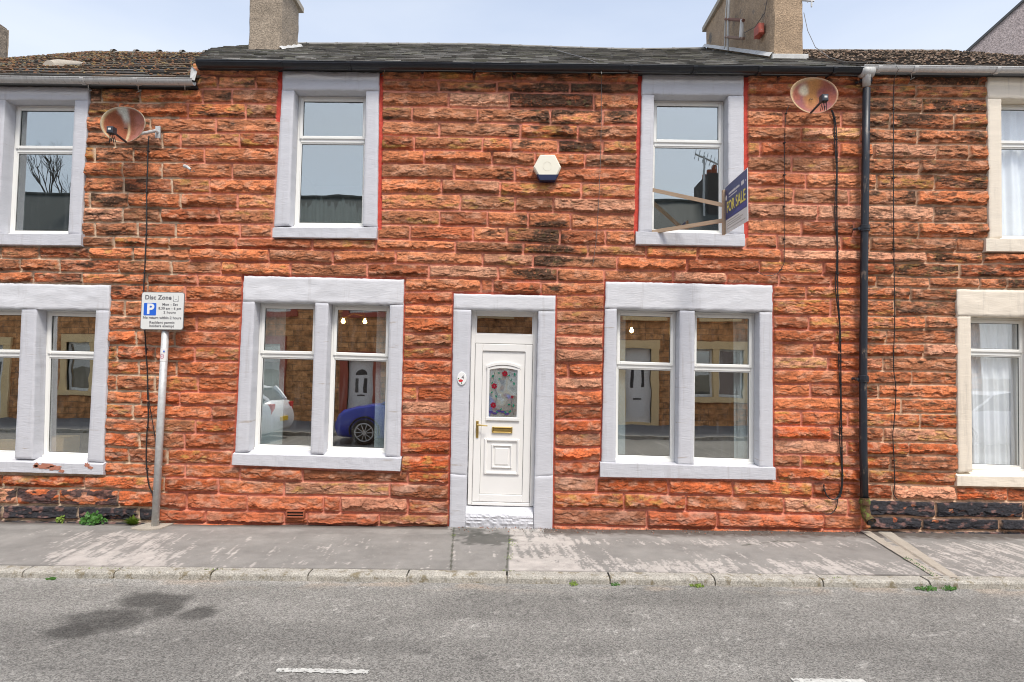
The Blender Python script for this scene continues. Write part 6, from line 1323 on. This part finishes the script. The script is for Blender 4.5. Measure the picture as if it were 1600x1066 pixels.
# a taller rendered stack with an aerial on the far roofs
t = thing('tv_aerial', 'television aerial on a tall mast above the roofs across the street', 'aerial', (7.4, -15.6, RO)); b = MB(); b.tube([(7.4, -15.6, RO-1.2), (7.4, -15.6, RO+1.55)], .045, 6); b.build('mast', M['galv'], t); b = MB(); b.tube([(7.1, -15.6, RO+1.62), (8.2, -15.6, RO+1.1)], .035, 6)
for i in range(9): k = i/8; x = 7.1+1.1*k; z = RO+1.62-.52*k; b.tube([(x-.05, -15.6, z-.22), (x+.05, -15.6, z+.22)], .014, 4)
b.build('boom', M['galv'], t)
# bare tree behind the far row
t = thing('bare_tree', 'leafless tree rising behind the houses across the street at the left', 'tree', (-20.8, -21, -.3)); b = MB(); tw = MB(); r = random.Random(4)
def grow(p, d, L, rad, dep):
    q = p+d*L; (b if dep < 2 else tw).tube([p, (p+q)/2+Vector((r.uniform(-.05, .05), r.uniform(-.05, .05), 0))*L, q], [rad, rad*.85, rad*.7], 5, False)
    if dep > 5: return
    for k in range(3 if dep < 4 else 2):
        n_ = (d+Vector((r.uniform(-.8, .8), r.uniform(-.8, .8), r.uniform(-.2, .6)))*.5).normalized(); grow(q, n_, L*(r.uniform(.2, .26) if dep == 0 else r.uniform(.6, .8)), rad*.62, dep+1)
grow(Vector((-20.8, -21, -.3)), Vector((0, 0, 1)), 7.0, .12, 0); b.build('trunk', M['branch'], t); tw.build('branches', M['branch'], t)
# ------------------------------------------------------------------ parked cars
def car(name, lab, x, y, facing, paint, plate, L=4.2):
    t = thing('parked_car', lab, 'car', (x, y, ZR), 'cars parked on the far side')
    st = [(0, .30, .52, .62, .74), (.06, .20, .62, .74, .80), (.20, .17, .70, .86, .85), (.55, .16, .88, .93, .87), (1.1, .16, .98, 1.0, .88), (1.5, .16, 1.0, 1.03, .88), (2.4, .16, 1.02, 1.05, .88), (3.3, .16, 1.03, 1.07, .88), (3.8, .18, 1.0, 1.08, .87), (4.1, .24, .92, 1.02, .83), (4.2, .34, .74, .84, .76)]
    b = MB(); vs = []; s_ = L/4.2
    for (px_, zb, zs, zt_, hw) in st:
        X = (px_-2.1)*s_*facing
        for sy in (-1, 1):
            row = [(X, sy*hw*.86, zb), (X, sy*hw*.98, zb+.08), (X, sy*hw, (zb+zs)/2), (X, sy*hw*.97, zs), (X, sy*hw*.80, zt_)]
            vs += row if sy < 0 else row[::-1]
    K = 10; n = len(st); b.add([(x+p[0], y+p[1], ZR+p[2]) for p in vs], [(i*K+k, i*K+(k+1) % K, (i+1)*K+(k+1) % K, (i+1)*K+k) for i in range(n-1) for k in range(K)]+[tuple(range(K-1, -1, -1)), tuple((n-1)*K+k for k in range(K))])
    bo = b.build('body', paint, t, True)
    cb = [(1.15, .98, .76), (1.85, 1.40, .62), (2.3, 1.46, .60), (3.1, 1.45, .60), (3.65, 1.34, .62), (4.0, 1.05, .76)]; g = MB(); vs = []
    for px_, z, hw in cb:
        X = x+(px_-2.1)*s_*facing; vs += [(X, y-.80, ZR+min(z, 1.0)), (X, y-hw, ZR+z), (X, y+hw, ZR+z), (X, y+.80, ZR+min(z, 1.0))]
    g.add(vs, [(i*4+k, i*4+k+1, i*4+5+k, i*4+4+k) for i in range(5) for k in range(3)]); g.build('window', M['carglass'], t, False)
    rf = MB(); vs = []
    for px_, z, hw in ((1.75, 1.39, .62), (2.3, 1.475, .60), (3.1, 1.465, .60), (3.7, 1.35, .62)): X = x+(px_-2.1)*s_*facing; vs += [(X, y-hw, ZR+z), (X, y+hw, ZR+z)]
    vs += [(p[0], p[1], p[2]+.012) for p in vs]; rf.add(vs, [(8+i*2, 8+i*2+1, 8+i*2+3, 8+i*2+2) for i in range(3)]+[(i*2, i*2+2, 8+i*2+2, 8+i*2) for i in range(3)]+[(i*2+1, 8+i*2+1, 8+i*2+3, i*2+3) for i in range(3)])
    for px0, z0, px1, z1, wid in ((1.15, 1.0, 1.78, 1.40, .03), (2.55, 1.02, 2.6, 1.46, .05), (3.65, 1.36, 4.02, 1.04, .06)):
        for sy in (-1, 1): rf.tube([(x+(px0-2.1)*s_*facing, y+sy*.79, ZR+z0), (x+(px1-2.1)*s_*facing, y+sy*.625, ZR+z1)], wid, 6)
    rf.build('roof', paint, t)
    for px_ in (.78, 3.35):
        for sy in (-1, 1):
            X = x+(px_-2.1)*s_*facing; Yw = y+sy*.84; w_ = MB(); w_.tube([(X, Yw-.10*sy, ZR+.32), (X, Yw-.09*sy, ZR+.32), (X, Yw+.055*sy, ZR+.32), (X, Yw+.07*sy, ZR+.32)], [.28, .32, .32, .29], 28); ty = w_.build('tyre', M['black'], t)
            rm = MB(); rm.tube([(X, Yw+.064*sy, ZR+.32), (X, Yw+.078*sy, ZR+.32)], .05, 12)
            for k in range(10): a = 2*PI*k/10; c_, s2 = math.cos(a), math.sin(a); rm.tube([(X+.04*c_, Yw+.074*sy, ZR+.32+.04*s2), (X+.215*c_, Yw+.076*sy, ZR+.32+.215*s2)], .011, 5)
            rm.tube([(X+.225*math.cos(a), Yw+.072*sy, ZR+.32+.225*math.sin(a)) for a in np.linspace(0, 2*PI, 30)], .016, 6, False); rm.build('rim', M['galv'], ty)
            ar = MB(); ar.tube([(X+.37*math.cos(a), y+sy*.872, ZR+.32+.37*math.sin(a)) for a in np.linspace(-.2, PI+.2, 18)], .025, 6); ar.build('wheel_arch', M['black'], bo)
    for sy in (-1, 1):
        h = MB(); X = x+(.12-2.1)*s_*facing; h.tube([(X, y+sy*.52, ZR+.64), (X+.22*facing, y+sy*.80, ZR+.72)], [.07, .05], 10); h.build('headlight', M['lamp'], bo)
        h = MB(); X = x+(4.13-2.1)*s_*facing; h.box(X-.06, X+.06, y+sy*.66-.10, y+sy*.66+.10, ZR+.72, ZR+.98, .02); h.build('tail_light', M['red'], bo)
    p = MB(); X = x+(4.2-2.1)*s_*facing; p.box(X-.03, X+.03, y-.26, y+.26, ZR+.5, ZR+.62); p.build('number_plate', plate, bo)
    return t
M['carglass'] = mat('car_window_glass', (.02, .025, .03), .08, 0, 3, 0); M['lamp'] = mat('headlamp_lens', (.6, .6, .62), .1, 0, 3, 0); M['car_blue'] = mat('blue_car_paint', (.03, .05, .36), .22, .02, 3, 0); M['car_white'] = mat('white_car_paint', (.75, .76, .78), .22, .02, 3, 0); M['plate_y'] = mat('yellow_plate', (.75, .5, .03), .4, 0, 3, 0)
car('c', 'blue car parked across the street in front of the arched white door', -2.35, -8.45, 1, M['car_blue'], M['plate_y'])
car('c', 'white car parked behind the blue car across the street', -8.15, -8.5, 1, M['car_white'], M['plate_y'])
car('c', 'white car parked across the street at the right, beyond the twin slotted door', 12.6, -8.5, 1, M['car_white'], M['plate_y'])
